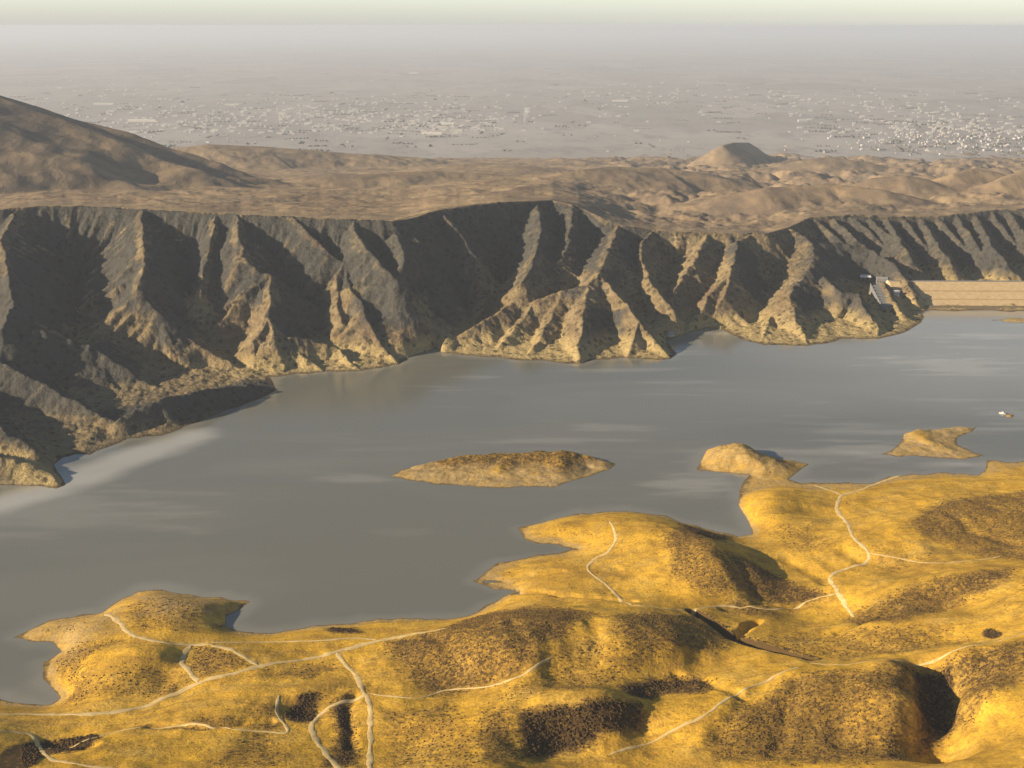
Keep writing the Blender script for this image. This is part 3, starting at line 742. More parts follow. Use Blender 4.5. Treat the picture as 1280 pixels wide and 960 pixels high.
Z = np.where(inside, Zp, np.minimum(Zc, np.maximum(Zr + 3, 60)))
Z = np.where(sdf > 0, Z * (1 - np.exp(-np.maximum(sdf, 0) / 6.0)), np.maximum(-0.35 * np.abs(sdf), -12))
# hills standing on the plateau
def tent(pts, sl, power=1.0, seed=0):
    d, z, t, _ = near_line(Xf, Yf, pts)
    d = d * (1 + (0.10 if seed == 400 else 0.25) * fbm(Xf / 160, Yf / 160, 3, seed))
    return d, z - sl * d
hillp = np.array([at_y(-420, 90, 2300), at_y(-120, 98, 2600), at_y(-40, 106, 2720), at_y(0, 119, 2800), at_y(50, 140, 2950), at_y(95, 161, 3100), at_y(130, 180, 3250)])
d1, z1 = tent(hillp, 0.27, seed=400)
z1 = z1 + fbm(Xf / 130, Yf / 130, 5, 410, .55) * 2.5 * smooth(0, 120, d1)
mesap = np.array([at_y(903, 181, 4850), at_y(916, 178, 4950), at_y(936, 178, 5550)])
d2, z2 = tent(mesap, 0.62, seed=420)
z2 = np.minimum(z2, mesap[1, 2])
blk = []
for pts, sl in (([at_y(380, 222, 2750), at_y(470, 217, 2850), at_y(540, 213, 2950), at_y(600, 216, 3000)], .16), ([at_y(700, 216, 3000), at_y(760, 208, 3100), at_y(830, 210, 3200), at_y(880, 216, 3200)], .22),
                ([at_y(1190, 217, 2900), at_y(1215, 210, 2950), at_y(1245, 214, 2950)], .42), ([at_y(1250, 226, 2700), at_y(1280, 212, 2750), at_y(1340, 205, 2800)], .42),
                ([at_y(1000, 200, 4300), at_y(1040, 196, 4300), at_y(1080, 201, 4300)], .3), ([at_y(1090, 222, 2850), at_y(1130, 219, 2850), at_y(1160, 224, 2850)], .35), ([at_y(960, 234, 2500), at_y(1040, 230, 2550), at_y(1100, 236, 2500)], .25),
                ([at_y(-20, 222, 2350), at_y(60, 216, 2450), at_y(150, 213, 2600), at_y(200, 215, 2650)], .3), ([at_y(200, 188, 4000), at_y(260, 180, 4100), at_y(330, 183, 4200), at_y(420, 190, 4300)], .14)):
    d, z = tent(np.array(pts), sl, seed=430)
    blk.append(z + fbm(Xf / 70, Yf / 70, 3, 440) * 6 * smooth(0, 80, d))
zb = np.max(blk, 0)
def smax(a, b, k):
    h = np.clip(0.5 + 0.5 * (a - b) / k, 0, 1)
    return b + (a - b) * h + k * h * (1 - h)
Zin = smax(zb, Zp, 8)
hill1 = inside & (z1 > Zin); hill2 = inside & (z2 > Zin)
Zin = smax(z1, Zin, 10); Zin = smax(z2, Zin, 4)
Z = np.where(inside & (Yf > Yr + 40), Zin, Z)
Z = np.where(inside & (Yf <= Yr + 40), Zp + (np.minimum(Zin, Zp + 60) - Zp) * smooth(0, 40, Yf - Yr), Z)
Z = np.maximum(Z, -228)

def sample_far(x, y, A=None):
    A = Z if A is None else A
    x = np.asarray(x, float); y = np.asarray(y, float)
    fu = np.clip((x / y - FU0) / (FU1 - FU0) * (FNU - 1), 0, FNU - 1.001)
    fr = np.clip(np.interp(y, rows_f, np.arange(len(rows_f))), 0, len(rows_f) - 1.001)
    i = fr.astype(int); j = fu.astype(int); a = fr - i; b = fu - j
    return (A[i, j] * (1 - a) * (1 - b) + A[i + 1, j] * a * (1 - b) + A[i, j + 1] * (1 - a) * b + A[i + 1, j + 1] * a * b)
def hit_far(px, py, y0=1000, y1=7000):
    d = ray(px, py)
    t = np.linspace(y0 / d[1], y1 / d[1], 4000)
    x, y, z = d[0] * t, d[1] * t, CAM_H + d[2] * t
    below = z < sample_far(x, y)
    k = int(np.argmax(below)) if below.any() else len(t) - 1
    return np.array((x[k], y[k], float(sample_far(x[k], y[k]))))

hit_far_grid = hit_far
gy, gx = np.gradient(Z)
dX = np.gradient(Xf, axis=1); dY = np.gradient(Yf, axis=0)
sx_ = gx / dX; sy_ = (gy - sx_ * np.gradient(Xf, axis=0)) / dY
# slopes turned from the sun get darker, shade put into the scrub colour
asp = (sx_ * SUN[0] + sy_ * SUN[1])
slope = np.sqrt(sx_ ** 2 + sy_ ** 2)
veg_shade = smooth(0.1, 0.8, sx_ * -0.8 + sy_ * 0.6) * 0.35 + 0.25 * fbm(Xf / 70, Yf / 70, 4, 500)
wobf = fbm(Xf / 45, Yf / 45, 3, 540) * 0.5
for (cx, cy, rx, ry, am) in ((70, 345, 62, 85, 1.0), (220, 345, 48, 70, .9), (215, 415, 35, 35, .8), (380, 370, 45, 60, .95), (480, 380, 40, 40, .8), (555, 345, 50, 60, .85), (635, 310, 42, 50, .8),
                             (760, 415, 26, 32, .8), (1060, 325, 62, 26, 1.1), (1020, 385, 22, 40, .9), (1090, 400, 40, 22, .7), (935, 335, 18, 40, .8), (800, 310, 20, 40, .5), (1170, 300, 28, 22, .7), (1240, 325, 50, 26, .9), (30, 480, 40, 20, .5), (110, 440, 30, 10, .5), (240, 476, 80, 16, .55), (60, 520, 60, 30, .5), (840, 430, 30, 18, .6)):
    c = hit_far_grid(cx, cy); ex = hit_far_grid(cx + rx, cy) - hit_far_grid(cx - rx, cy); ey = hit_far_grid(cx, cy - ry) - hit_far_grid(cx, cy + ry)
    ax = max(abs(ex[0]) / 2, 10.0); ay = max(abs(ey[1]) / 2, 18.0); cm = (hit_far_grid(cx, cy - ry) + hit_far_grid(cx, cy + ry)) / 2
    r = np.sqrt(((Xf - (c[0] + cm[0]) / 2) / ax) ** 2 + ((Yf - cm[1]) / ay) ** 2) + wobf
    veg_shade = np.maximum(veg_shade, am * (1 - smooth(0.6, 1.25, r)))  # hand-laid dark ellipses put the shade of the bowls into the colour
leftlow = 8 * (1 - smooth(-0.34, -0.28, Uf)) * (1 - smooth(1330, 1420, Yf)) * 0.085
bank = (1 - smooth(24, 40, seg_dist(Xf, Yf, [at(165, 525), at(215, 520), at(270, 503), at(335, 485)]))) * 1.0  # dense dark cover that also paints in the shade of the bank
# grey volcanic scree below the rim, tan clay lower down and along the bare crests, paler as if lit
bgrock = 0.72 * smooth(1640, 1730, Yf) * smooth(14, 40, Z) * smooth(0.2, 0.27, Uf) * (1 - inside)
band = smooth(34, 84, Z + fbm(Xf / 50, Yf / 60, 4, 560) * 26) * (1 - 0.70 * smooth(0.09, 0.17, Uf)) * (1 - inside)
crest_bare_lit = smooth(-0.02, -0.10, (np.roll(Z, 9, 1) + np.roll(Z, -9, 1) - 2 * Z) / 60.0)  # bare crests, also kept pale so the ribs read as lit
veg_shade = np.maximum(veg_shade, bgrock + 0.25 * fbm(Xf / 40, Yf / 40, 3, 577) * (bgrock > 0))
veg_shade = np.maximum(veg_shade, band * 0.95 - (0.5 - 0.28 * smooth(-0.16, -0.10, Uf) + 0.3 * smooth(0.03, 0.10, Uf)) * crest_bare_lit * (0.6 + 0.8 * np.clip(fbm(Xf / 25, Yf / 25, 3, 575) + .4, 0, 1)) + 0.15 * fbm(Xf / 30, Yf / 30, 3, 570))
veg_shade = np.clip(veg_shade + leftlow, 0, 1.1)
shore_f = (1 - smooth(6, 24, Z + fbm(Xf / 30, Yf / 30, 3, 520) * 5)) * (sdf > -40) * (Yf < 2100)
left_tongue = 1 - smooth(10, 30, seg_dist(Xf, Yf, [at(-60, 575), at(20, 590), at(76, 606)]))
keep = np.maximum(left_tongue, smooth(-0.29, -0.20, Uf))
shore_f = shore_f * np.maximum(keep, 0.15) * (1 - np.clip(bank, 0, 1))
veg_shade = np.clip(np.where(Z < 12, veg_shade * 0.5, veg_shade) * (1 - left_tongue) + bank, 0, 1.2)
vegp_shade = np.clip(0.55 * fbm(Xf / 300, Yf / 130, 5, 530, 0.6) + rt * (0.25 + 0.5 * fbm(Xf / 40, Yf / 60, 3, 535)) + 0.4 * hill1, 0, 0.95)  # left hill darkened all over to stand in for its unlit face
quads = grid_quads(len(rows_f), FNU)
co = np.stack([Xf, Yf, Z], -1).reshape(-1, 3)
cls = np.zeros(Z.shape, int); cls[inside] = 1; cls[hill1] = 2; cls[hill2] = 3
fc = cls[:-1, :-1].ravel()
for c, (nm, mat, lab) in enumerate((('cliff', CLIFF, 'eroded clay cliffs and bare spurs falling to the far shore'), ('plateau', PLATEAU, 'dry brown plateau stretching back from the cliff rim'),
                                    ('hill', PLATEAU, 'dark brown hill rising at the left edge beyond the plateau'), ('mesa', PLATEAU, 'small flat topped hill in front of the hazy plain'))):
    q = quads[fc == c]
    ids, inv = np.unique(q, return_inverse=True)
    me = mesh_np(nm, co[ids], inv.reshape(-1, 4), attrs={'scrub': (veg_shade if c == 0 else vegp_shade).ravel()[ids], 'shore': shore_f.ravel()[ids]})
    # normals follow the whole slope, so the pieces meet without a seam
    tag(link(nm, me, mat), lab, kind='structure')
# pale track along the rim
rp = [at_y(u, v, 1) for u, v in ()]
rt_pts = []
for uu in np.linspace((500 - 640) / F, (625 - 640) / F, 14):
    yy = float(np.interp(uu, rim_u, rim[:, 1])) + 16
    rt_pts.append(np.array((uu * yy / cp * 1.0, yy, 0)))
o = link('dirt_track', ribbon(rt_pts, 5, sample_far, 1.2, 55), TRACK)
tag(o, 'pale track following the cliff rim above the far shore', kind='structure')

# ------------------------------------------------------------------ islands
def island(name, outline, crests, lab, slope, seed, scrubf):
    poly = [tuple(at(p[0], p[1])[:2]) for p in roughen(outline, 6, 1.2, seed)]
    P_ = np.array(poly); x0, y0 = P_.min(0) - 14; x1, y1 = P_.max(0) + 14
    nx, ny = int((x1 - x0) / 1.1), int((y1 - y0) / 1.1)
    X, Y = np.meshgrid(np.linspace(x0, x1, nx), np.linspace(y0, y1, ny))
    sd = poly_sd(X, Y, poly)
    z = np.full(X.shape, -1e9)
    for pl in crests:
        pts = np.array([at(*p) for p in pl])
        d, zz, t, _ = near_line(X + fbm(X / 22, Y / 22, 3, seed) * 5, Y + fbm(X / 22, Y / 22, 3, seed + 8) * 5, pts)
        z = np.maximum(z, zz - slope * d * d / (d + 8))
    z = np.maximum(z, 0.08 * np.maximum(sd, 0) + 0.4) + (fbm(X / 16, Y / 16, 4, seed + 20, .55) * 1.1) * smooth(2, 12, sd)
    z = np.where(sd > 0, np.maximum(z, 0.3) * (1 - np.exp(-np.maximum(sd, 0) / 4.0)), np.maximum(-0.4 * np.abs(sd), -8))
    sc = np.clip(scrubf(X, Y) + 0.3 * fbm(X / 20, Y / 20, 3, seed + 30), 0, .85) * smooth(2, 10, sd)
    shore = 1 - smooth(1.5, 6.5, z + fbm(X / 14, Y / 14, 2, seed + 40) * 1.0)
    me = mesh_np(name, np.stack([X, Y, z], -1).reshape(-1, 3), grid_quads(ny, nx), attrs={'scrub': sc, 'shore': shore})
    o = link(name, me, GOLD)
    tag(o, lab, kind='structure')
    return o
cI = at(690, 585)
def isl_scrub_shade(X, Y):
    return 0.25 + 0.75 * smooth(cI[1] - 24, cI[1] + 4, Y) + 0.6 * smooth(-8, 14, X - cI[0] + (Y - cI[1]) * .3 + 16)  # scrub on top; right end also darkened to paint its unlit side
island('island', [(487, 595), (500, 588), (528, 581), (560, 576), (600, 573), (650, 572), (700, 572), (740, 574), (770, 580), (760, 588), (736, 595), (716, 601), (690, 608), (640, 610), (580, 608), (540, 604), (508, 601)],
       [[(535, 580, 4), (570, 569, 8), (620, 565, 9), (650, 564, 9), (700, 559, 12), (728, 562, 10), (752, 576, 4)], [(640, 564, 9), (625, 585, 5), (605, 602, 1)], [(700, 562, 12), (700, 585, 6)]],
       'low scrubby island alone in the middle of the lake', .34, 600, isl_scrub_shade)
island('island', [(1100, 568), (1113, 562), (1126, 552), (1130, 543), (1146, 536), (1172, 538), (1200, 534), (1222, 534), (1215, 541), (1196, 547), (1196, 556), (1212, 563), (1231, 569), (1222, 573), (1180, 573), (1150, 570), (1120, 571)],
       [[(1142, 533, 4.5), (1155, 546, 4.5), (1175, 559, 3), (1200, 568, 1.5)], [(1175, 535, 2), (1210, 532, 2.6)]], 'small pale island by the right shore with a dark rocky tail', .3, 640,
       lambda X, Y: 0.9 * smooth(at(1172, 540)[0] - 6, at(1190, 540)[0], X) * smooth(at(1190, 552)[1], at(1190, 545)[1], Y) + 0.1)
island('sandbar', [(1238, 400), (1262, 398), (1320, 397), (1400, 398), (1400, 404), (1300, 405), (1262, 403)], [[(1262, 400, 1.5), (1330, 400, 2)]], 'thin sandbar near the foot of the dam', .2, 660, lambda X, Y: X * 0 + .2)
island('islet', [(1256, 519.5), (1261, 518), (1267, 518.5), (1266, 521), (1259, 521.5)], [[(1259, 519, 1.6), (1264, 519, 1.8)]], 'tiny dark rock islet beside the small white boat', .5, 670, lambda X, Y: X * 0 + 1)

# ------------------------------------------------------------------ lake
lx = np.linspace(-1100, 1100, 440)
ly = np.linspace(300, 1735, 360)
LX, LY = np.meshgrid(lx, ly)
SHEEN = [(60, 640, 200, 30, .25), (870, 605, 60, 16, .5), (1190, 455, 120, 15, 1.0), (1240, 422, 80, 10, .9), (1090, 560, 70, 14, .45), (440, 600, 60, 6, .3), (500, 665, 60, 10, .22), (760, 535, 60, 5, .3), (1270, 515, 70, 18, .5), (1200, 580, 60, 9, .4), (940, 570, 110, 14, .3), (690, 552, 90, 6, .3), (620, 720, 50, 60, .0)]  # pale slicks: reflected sky painted in as water colour
silt_sheen = np.zeros(LX.shape)
LX2, LY2 = LX, LY
for (cx, cy, rx, ry, am) in SHEEN:
    c = at(cx, cy); ax = abs(at(cx + rx, cy)[0] - c[0]); ay = abs(at(cx, cy - ry)[1] - at(cx, cy + ry)[1]) / 2
    r = np.sqrt(((LX - c[0]) / ax) ** 2 + ((LY - c[1]) / ay) ** 2) + fbm(LX / 100, LY / 16, 4, 700, .6) * .9
    silt_sheen = np.maximum(silt_sheen, 0.8 * am * (1 - smooth(0.2, 1.25, r)))
silt_sheen = np.maximum(silt_sheen, 0.55 * smooth(60, 620, LX) * smooth(1080, 1450, LY))
for pol in (near_poly, far_poly):
    silt_sheen = np.maximum(silt_sheen, 0.22 * (1 - smooth(0, 16, np.abs(poly_sd(LX, LY, pol)) + fbm(LX / 40, LY / 40, 3, 705) * 8)))
dl = seg_dist(LX, LY, [at(-200, 668), at(0, 630), at(100, 598), at(170, 570), at(236, 546)]) + fbm(LX / 60, LY / 40, 4, 710) * 9
silt_sheen = np.maximum(silt_sheen, 0.9 * (1 - smooth(6, 40, dl)))
wind = fbm(LX / 260, LY / 34, 4, 720, 0.55)
silt_sheen = np.clip(silt_sheen + 0.30 * smooth(0.15, 0.7, wind) * smooth(900, 1300, LY + LX * .3), 0, 1)
me = mesh_np('lake', np.stack([LX, LY, LX * 0], -1).reshape(-1, 3), grid_quads(360, 440), attrs={'silt_sheen': silt_sheen})
tag(link('water', me, WATER), 'broad calm grey brown reservoir lake', kind='structure')

# ------------------------------------------------------------------ lowland plain
rows_p = np.geomspace(4300, 90000, 160)
u = np.linspace(-0.62, 0.62, 60)
Up, Yp_ = np.meshgrid(u, rows_p)
me = mesh_np('plain', np.stack([Up * Yp_, Yp_, Yp_ * 0 - 205], -1).reshape(-1, 3), grid_quads(160, 60))
tag(link('plain', me, PLAIN), 'wide hazy lowland plain of fields reaching the horizon', kind='structure')

# ------------------------------------------------------------------ dam
a = at(1128, 388)[:2]; b = at(1700, 391)[:2]
ax_ = (b - a); Ld = np.linalg.norm(ax_); ax_ /= Ld; nrm = np.array((-ax_[1], ax_[0]))
dam = empty('earth_dam', (a[0], a[1], 0), math.atan2(ax_[1], ax_[0]))
tag(dam, 'long flat pale earth dam closing the right end of the lake', 'dam')
def damprism(prof, name, mat, x0=0.0, x1=Ld):
    m = MB()
    m.loft([[(x0, y, z) for y, z in prof], [(x1, y, z) for y, z in prof]])
    return m.build(name, mat, dam)
CR = 27.0
damprism([(2, -6), (78, CR), (88, CR), (150, -6)], 'embankment', DAMEARTH)
damprism([(-6, -6), (16, 4.0), (17, 3.6), (8, -6)], 'waterline_riprap', WETROCK)
damprism([(79.5, CR + .05), (79.5, CR + .35), (86.5, CR + .35), (86.5, CR + .05)], 'crest_road', CONC)
damprism([(78.2, CR + .05), (78.2, CR + 1.3), (78.7, CR + 1.3), (78.7, CR + .05)], 'parapet', CONC)
for py_ in (9.0, 17.5):
    yy = 2 + (py_ + 6) / (CR + 6) * 76
    damprism([(yy - 2.2, py_ - 1), (yy - 2.2, py_ + .25), (yy + 1.2, py_ + .6), (yy + 1.2, py_ - 1)], 'berm', plain_mat('berm_earth', (0.56, 0.40, 0.21), .95, .3, .2))

# ------------------------------------------------------------------ buildings on the promontory
def house(name, loc, rz, L, W, H, lab, cat, wall, roofmat, flat=True, nwin=3, group=None):
    r = empty(name, loc, rz)
    tag(r, lab, cat, group)
    MB().box(-L / 2, L / 2, -W / 2, W / 2, -3, H).build('wall', wall, r)
    if flat:
        MB().box(-L / 2 - .7, L / 2 + .7, -W / 2 - .7, W / 2 + .7, H + .003, H + .7).build('roof', roofmat, r)
    else:
        MB().gable(-L / 2, L / 2, -W / 2, W / 2, H + .003, H + W * .28, .6).build('roof', roofmat, r)
    for i in range(nwin):
        x = -L / 2 + L * (i + .5) / nwin
        if i == nwin // 2 and nwin > 1:
            MB().box(x - .8, x + .8, -W / 2 - .06, -W / 2 - .002, 0, 2.3).build('door', DARK, r)
        else:
            MB().box(x - .8, x + .8, -W / 2 - .06, -W / 2 - .002, 1.2, 2.7).build('window', DARK, r)
    return r
p = hit_far(1081, 351, 1300, 1900)
g = empty('pump_house', (p[0], p[1], p[2]), R(-8))
tag(g, 'white flat roofed pump house with an open dark front on the shaded promontory', 'building')
MB().box(-6, 7, 1, 7, -4, 6).build('wall', CONC, g)
MB().box(-8, 8.5, -5, 8, 6.003, 8.2).build('roof', WHITE, g)
for x in (-6.5, 0.2, 7):
    MB().box(x - .5, x + .5, -4, -3, -4, 6.0).build('pillar', CONC, g)
MB().box(-4.5, -1.5, .9, .998, 0, 4).build('door', DARK, g)
MB().box(2, 5, .9, .998, 1.6, 4.2).build('window', DARK, g)

for (px_, py_, L, W, H, rz, lab) in ((1102, 353, 16, 9, 7, -10, 'pale grey two storey gatehouse above the spillway'), (1112, 356, 9, 7, 6, -20, 'small white block beside the gatehouse'), (1120, 368, 8, 6, 5, 10, 'white hut at the low right end of the spillway')):
    p = hit_far(px_, py_, 1300, 1900)
    house('gatehouse' if L == 16 else 'hut', (p[0], p[1], p[2]), R(rz), L, W, H, lab, 'building', WHITE if L < 16 else CONC, WHITE if L < 16 else GREYROOF, True, 4 if L == 16 else 3)
# spillway: stepped concrete apron down the slope
pa = hit_far(1096, 358, 1300, 1900); pb = hit_far(1110, 384, 1300, 1900)
dv = pb - pa; Lh = math.hypot(dv[0], dv[1])
sw = empty('spillway', tuple(pa), math.atan2(dv[1], dv[0]))
tag(sw, 'grey concrete spillway apron sloping down the promontory below the gatehouse', 'spillway')
m = MB(); nst = 7
for i in range(nst):
    x0, x1 = Lh * i / nst, Lh * (i + 1) / nst
    zt_ = dv[2] * i / nst + 2.5
    m.box(x0, x1 - .01, -9, 9, zt_ - 9, zt_)
m.build('apron', CONC, sw)
for sgn in (-1, 1):
    y = 9.6 * sgn
    m = MB(); m.loft([[(0, y - .5, -9), (0, y + .5, -9), (0, y + .5, 4.5), (0, y - .5, 4.5)], [(Lh, y - .5, dv[2] - 9), (Lh, y + .5, dv[2] - 9), (Lh, y + .5, dv[2] + 4), (Lh, y - .5, dv[2] + 4)]])
    m.build('side_wall', CONC, sw)
p = hit_far(839, 419, 1300, 1700)
house('hut', (p[0], p[1], p[2]), R(15), 7, 5, 3.4, 'little white hut at the water edge behind the pointed spit', 'hut', WHITE, GREYROOF, False, 3)

# ------------------------------------------------------------------ boat
p = at(1253, 517)
bt = empty('motorboat', (p[0], p[1], 0), R(160)); bt.scale = (.7, .7, .7)
tag(bt, 'small white motorboat on the lake near the right edge', 'boat')
def hull_ring(x, w, z0, z1): return [(x, -w, z1), (x, -w * .7, z0), (x, w * .7, z0), (x, w, z1)]
MB().loft([hull_ring(-4.5, 1.6, -.3, 1.2), hull_ring(-1, 1.75, -.35, 1.25), hull_ring(2.5, 1.3, -.3, 1.45), hull_ring(4.8, .12, .3, 1.8)]).build('hull', WHITE, bt)
MB().box(-4.0, 2.2, -1.2, 1.2, 1.25, 1.32).build('deck', NAVY, bt)
cb = MB().loft([[(-1.6, -1.1, 1.33), (1.6, -1.0, 1.33), (1.6, 1.0, 1.33), (-1.6, 1.1, 1.33)], [(-1.5, -1.0, 3.0), (.9, -.9, 3.0), (.9, .9, 3.0), (-1.5, 1.0, 3.0)]]).build('cabin', WHITE, bt)
MB().box(-1.2, .7, -1.12, -1.05, 2.0, 2.7).build('window', DARK, cb)
MB().box(-5.1, -4.52, -.4, .4, -.2, 1.9).build('outboard_motor', NAVY, bt)

# ------------------------------------------------------------------ far town: single buildings and the mass behind
VAR = []
for i, (L, W, H, mt) in enumerate(((26, 14, 8, WHITE), (44, 16, 9, GREYROOF), (18, 12, 7, WHITE), (60, 20, 9, GREYROOF), (22, 12, 14, PALEWALL), (16, 12, 6, REDROOF))):
    m = MB(); m.box(-L / 2, L / 2, -W / 2, W / 2, -2, H)
    m.gable(-L / 2, L / 2, -W / 2, W / 2, H + .01, H + W * .22, .5)
    me = mesh_py('town_building', m.v, m.f); me.materials.append((PALEWALL, BUFFWALL, PALEWALL)[i % 3]); me.materials.append(mt)
    for k, pgn in enumerate(me.polygons): pgn.material_index = 0 if k < 6 else 1
    VAR.append((me, m))
TOWN = [(300, 152, 230, 26, 190), (560, 158, 60, 12, 40), (1190, 172, 130, 20, 190), (480, 140, 180, 18, 60), (800, 118, 90, 10, 16), (980, 122, 130, 12, 24), (120, 110, 110, 22, 26), (1150, 140, 140, 20, 50), (700, 140, 300, 40, 30), (1180, 88, 100, 10, 8), (60, 50, 60, 4, 3)]
spots = []
trnd = random.Random(5)
for (cx, cy, rx, ry, n) in TOWN:
    for _ in range(int(n * 2.2)):
        x = cx + max(-1.6, min(1.6, trnd.gauss(0, .55))) * rx; y = cy + max(-1.5, min(1.5, trnd.gauss(0, .55))) * ry
        if y < 50 or y > 194: continue
        q = at(x, y, -205)
        if q[1] < 4800 or sample_far(q[0], min(q[1], 7150)) > -203: continue
        spots.append((q, trnd.random(), trnd.choice([0, 0, 1, 2, 2, 3, 4, 5])))
spots.sort(key=lambda s_: s_[0][1])
first = spots[:300]
for q, a_, v in first:
    me = VAR[v][0]
    o = bpy.data.objects.new('town_building', me)
    col.objects.link(o)
    o.location = (q[0], q[1], -205)
    s_ = 0.3 + a_ * a_ * 0.45
    o.scale = (s_, s_, 0.55 + 0.3 * a_); o.rotation_euler = (0, 0, (a_ - .5) * 0.9 + (0 if v % 2 else 1.4))
    tag(o, 'pale low building of the hazy town spread over the plain', 'building', 'buildings of the distant town on the plain')
mm = MB()
for q, a_, v in spots[300:]:
    L, W, H = 10 + 26 * a_ * a_, 10, 6
    mm.box(q[0] - L / 2, q[0] + L / 2, q[1] - W / 2, q[1] + W / 2, -207, -205 + H)
    mm.gable(q[0] - L / 2, q[0] + L / 2, q[1] - W / 2, q[1] + W / 2, -205 + H + .01, -205 + H + 4)
if mm.v:
    o = mm.build('far_town', PALEWALL); tag(o, 'pale specks of farther buildings merging into the haze', 'town', kind='stuff')
# dark belts of trees between the fields and houses
tv, tf = [], []
for (cx, cy, rx, ry, n) in TOWN + [(640, 110, 640, 40, 260), (640, 160, 640, 30, 200)]:
    for _ in range(int(n * .6)):
        x = cx + trnd.uniform(-1.3, 1.3) * rx; y = cy + trnd.uniform(-1.4, 1.4) * ry
        if y < 58 or y > 194: continue
        q = at(x, y, -205)
        if q[1] < 4800 or sample_far(q[0], min(q[1], 7150)) > -203: continue
        L = trnd.uniform(20, 130) ; W = trnd.uniform(6, 22); H = trnd.uniform(5, 11); an = trnd.choice((0, 1.5, .3, -.4)) + trnd.uniform(-.2, .2)
        nseg = max(2, int(L / 16))
        for k in range(nseg):
            o_ = (k / (nseg - 1) - .5) * L + trnd.uniform(-5, 5); ox, oy = q[0] + o_ * math.cos(an), q[1] + o_ * math.sin(an)
            b_ = len(tv); rr = W * trnd.uniform(.4, .8)
            tv += [(ox - rr, oy, -203), (ox, oy - rr, -203.5), (ox + rr, oy, -203), (ox, oy + rr, -203.5), (ox, oy, -205 + H * trnd.uniform(.7, 1.2)), (ox, oy, -207)]
            tf += [(b_, b_ + 1, b_ + 4), (b_ + 1, b_ + 2, b_ + 4), (b_ + 2, b_ + 3, b_ + 4), (b_ + 3, b_, b_ + 4), (b_ + 1, b_, b_ + 5), (b_ + 2, b_ + 1, b_ + 5), (b_ + 3, b_ + 2, b_ + 5), (b_, b_ + 3, b_ + 5)]
o = link('tree_belts', mesh_py('tree_belts', tv, tf, True), plain_mat('far_foliage', (0.13, 0.125, 0.105), .95, .3, .05))
tag(o, 'dark belts of trees between the fields and houses of the plain', 'trees', kind='stuff')
# long glasshouse roofs catching the light
for (x, y, L, lab) in ((130, 131, 160, 'long white roof at the left edge of the town below the hill slope'), (178, 152, 190, 'long low white shed behind the left hill'), (540, 168, 120, 'long white roof at the right end of the left town'), (560, 156, 90, 'bright white pair of sheds at the right of the left town'), (775, 127, 130, 'long pale roof alone in the middle of the plain'), (1003, 152, 60, 'single white roof left of the right hand town'), (990, 121, 150, 'long faint white roof in the haze right of centre'), (517, 92, 120, 'lone faint white roof far out in the haze'), (290, 132, 110, 'white roof above the centre of the left town')):
    q = at(x, y, -205)
    r = empty('warehouse', (q[0], q[1], -205), R(trnd.uniform(-12, 12)))
    tag(r, lab, 'warehouse', 'long white sheds on the plain')
    MB().box(-L / 2, L / 2, -11, 11, -2, 8).build('wall', PALEWALL, r)
    MB().gable(-L / 2, L / 2, -11, 11, 8.01, 15).build('roof', PALEWALL, r)

# ------------------------------------------------------------------ smoke on the plain
sm, nt, bs = new_mat('white_smoke'); nt.nodes.remove(bs)
pv = nn(nt, 'ShaderNodeVolumePrincipled'); pv.inputs['Color'].default_value = (.95, .94, .93, 1); pv.inputs['Density'].default_value = 0.012
pv.inputs['Density Attribute'].default_value = ''
nt.links.new(pv.outputs[0], nt.nodes['Material Output'].inputs['Volume'])
q = at(655, 157, -205)
m = MB(); rings = []
for k in range(10):
    t = k / 9
    rr = 5 + 16 * t ** 1.2; cx = 22 * t ** 1.6; z = 2 + 110 * t
    rings.append([(q[0] + cx + rr * math.cos(j / 10 * 2 * math.pi) * (1 + .25 * math.sin(j * 3 + k)), q[1] + rr * math.sin(j / 10 * 2 * math.pi), -205 + z) for j in range(10)])
o = m.loft(rings).build('smoke', sm, None, True); tag(o, 'thin white smoke plume rising from the plain', 'smoke', kind='stuff')

# ------------------------------------------------------------------ shrubs on the near hills
def bush_geo(seed, det=2):
    import bmesh
    bm = bmesh.new(); bmesh.ops.create_icosphere(bm, subdivisions=det, radius=1)
    r_ = np.array([v.co[:] for v in bm.verts])
    f = 1 + 0.55 * perlin(r_[:, 0] * 1.7 + seed * 9, r_[:, 1] * 1.7 + r_[:, 2] * 1.3, 800 + seed) + 0.35 * perlin(r_[:, 0] * 4 + seed, r_[:, 2] * 4 + r_[:, 1] * 3, 820)
    r_ = r_ * f[:, None]
    r_[:, 2] = r_[:, 2] * 0.72 + 0.45
    fc_ = np.array([[v.index for v in q.verts] for q in bm.faces])
    bm.free()
    return r_, fc_
BG = [bush_geo(i) for i in range(6)]
BGL = [bush_geo(i + 6, 1) for i in range(6)]
NB = 100000
su = rng.uniform(-0.47, 0.47, NB * 8); sy = np.sqrt(rng.uniform(470 ** 2, 1160 ** 2, NB * 8))
sxx = su * sy
fu = np.clip(((su - NU0) / (NU1 - NU0) * (NU - 1)).astype(int), 0, NU - 1); fr = np.clip(np.interp(sy, NROWS, np.arange(len(NROWS))).astype(int), 0, len(NROWS) - 1)
dens = scrub_n[fr, fu]
ok = (sdn[fr, fu] > 6) & (rng.random(len(sy)) < np.clip(dens * 0.8 - 0.10, 0.004, 1.0)) & (dd[fr, fu] > 5) & (track_d[fr, fu] > 1.6)
sxx, sy, dens = sxx[ok][:NB], sy[ok][:NB], dens[ok][:NB]
szz = sample_near(sxx, sy)
siz = (0.22 + 0.42 * rng.random(len(sy)) ** 4) * np.where(dens > .95, 1.5, 1.0)
spx, spy = project(sxx, sy, szz)
vis = (spx > -5) & (spx < 1285) & (spy < 965)
big = np.argsort(-(siz / sy) * vis)[:300]
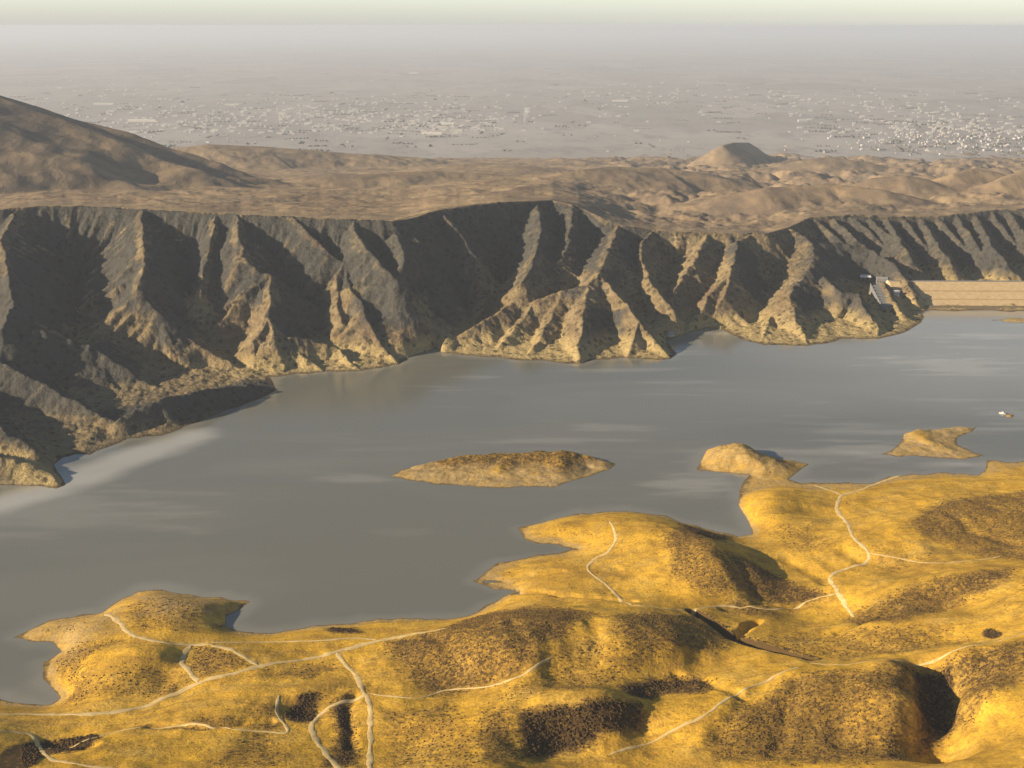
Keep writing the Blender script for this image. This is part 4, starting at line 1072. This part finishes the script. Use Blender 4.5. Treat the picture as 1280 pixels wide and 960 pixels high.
isbig = np.zeros(len(sy), bool); isbig[big] = True
bmesh_data = []
for r_, f_ in BG:
    me = mesh_np('shrub', r_, f_, True, tri=True); me.materials.append(BUSH); bmesh_data.append(me)
for r_, f_ in BG:
    me = mesh_np('shrub', r_, f_, True, tri=True); me.materials.append(DARKBUSH); bmesh_data.append(me)
for n_, i in enumerate(big):
    dk = dens[i] > .95
    o = bpy.data.objects.new('shrub', bmesh_data[n_ % 6 + (6 if dk else 0)])
    col.objects.link(o)
    o.location = (sxx[i], sy[i], szz[i] - .1); o.scale = (siz[i], siz[i], siz[i]); o.rotation_euler = (0, 0, float(rng.uniform(0, 6.28)))
    tag(o, 'blackish bush packed into a dark thicket on the near hills' if dk else 'brown dry bush dotted over the golden near hillsides', 'shrub', 'bushes of the dark thickets' if dk else 'scattered bushes on the near hills')
vv, ff, nb, th = [], [], 0, []
for k, (r_, f_) in enumerate(BGL):
    idx = np.where(~isbig)[0][k::6]
    an = rng.uniform(0, 6.28, len(idx)); c_, s_ = np.cos(an), np.sin(an)
    X = (r_[None, :, 0] * c_[:, None] - r_[None, :, 1] * s_[:, None]) * siz[idx][:, None] + sxx[idx][:, None]
    Y = (r_[None, :, 0] * s_[:, None] + r_[None, :, 1] * c_[:, None]) * siz[idx][:, None] + sy[idx][:, None]
    Zz = r_[None, :, 2] * siz[idx][:, None] + szz[idx][:, None] - .1
    vv.append(np.stack([X, Y, Zz], -1).reshape(-1, 3)); th.append(np.repeat(smooth(.7, 1.05, dens[idx]), len(r_)))
    ff.append((f_[None] + (np.arange(len(idx)) * len(r_))[:, None, None] + nb).reshape(-1, 3)); nb += len(idx) * len(r_)
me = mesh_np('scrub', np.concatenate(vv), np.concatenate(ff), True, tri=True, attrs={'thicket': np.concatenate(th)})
tag(link('scrub', me, SCRUBM), 'low dark scrub covering the near hillsides', 'scrub', kind='stuff')

# ------------------------------------------------------------------ haze
hm, nt, bs = new_mat('haze'); nt.nodes.remove(bs)
pv = nn(nt, 'ShaderNodeVolumePrincipled')
pv.inputs['Color'].default_value = (0.70, 0.76, 0.86, 1)
pv.inputs['Density'].default_value = 5.0e-5
pv.inputs['Anisotropy'].default_value = 0.1
pv.inputs['Density Attribute'].default_value = ''
try:
    pv.inputs['Temperature Attribute'].default_value = ''; pv.inputs['Color Attribute'].default_value = ''
except Exception: pass
nt.links.new(pv.outputs[0], nt.nodes['Material Output'].inputs['Volume'])
o = MB().box(-62000, 62000, -1500, 95000, -230, 408).build('haze', hm)
tag(o, 'pale haze hanging over the whole valley and plain', 'haze', kind='stuff')
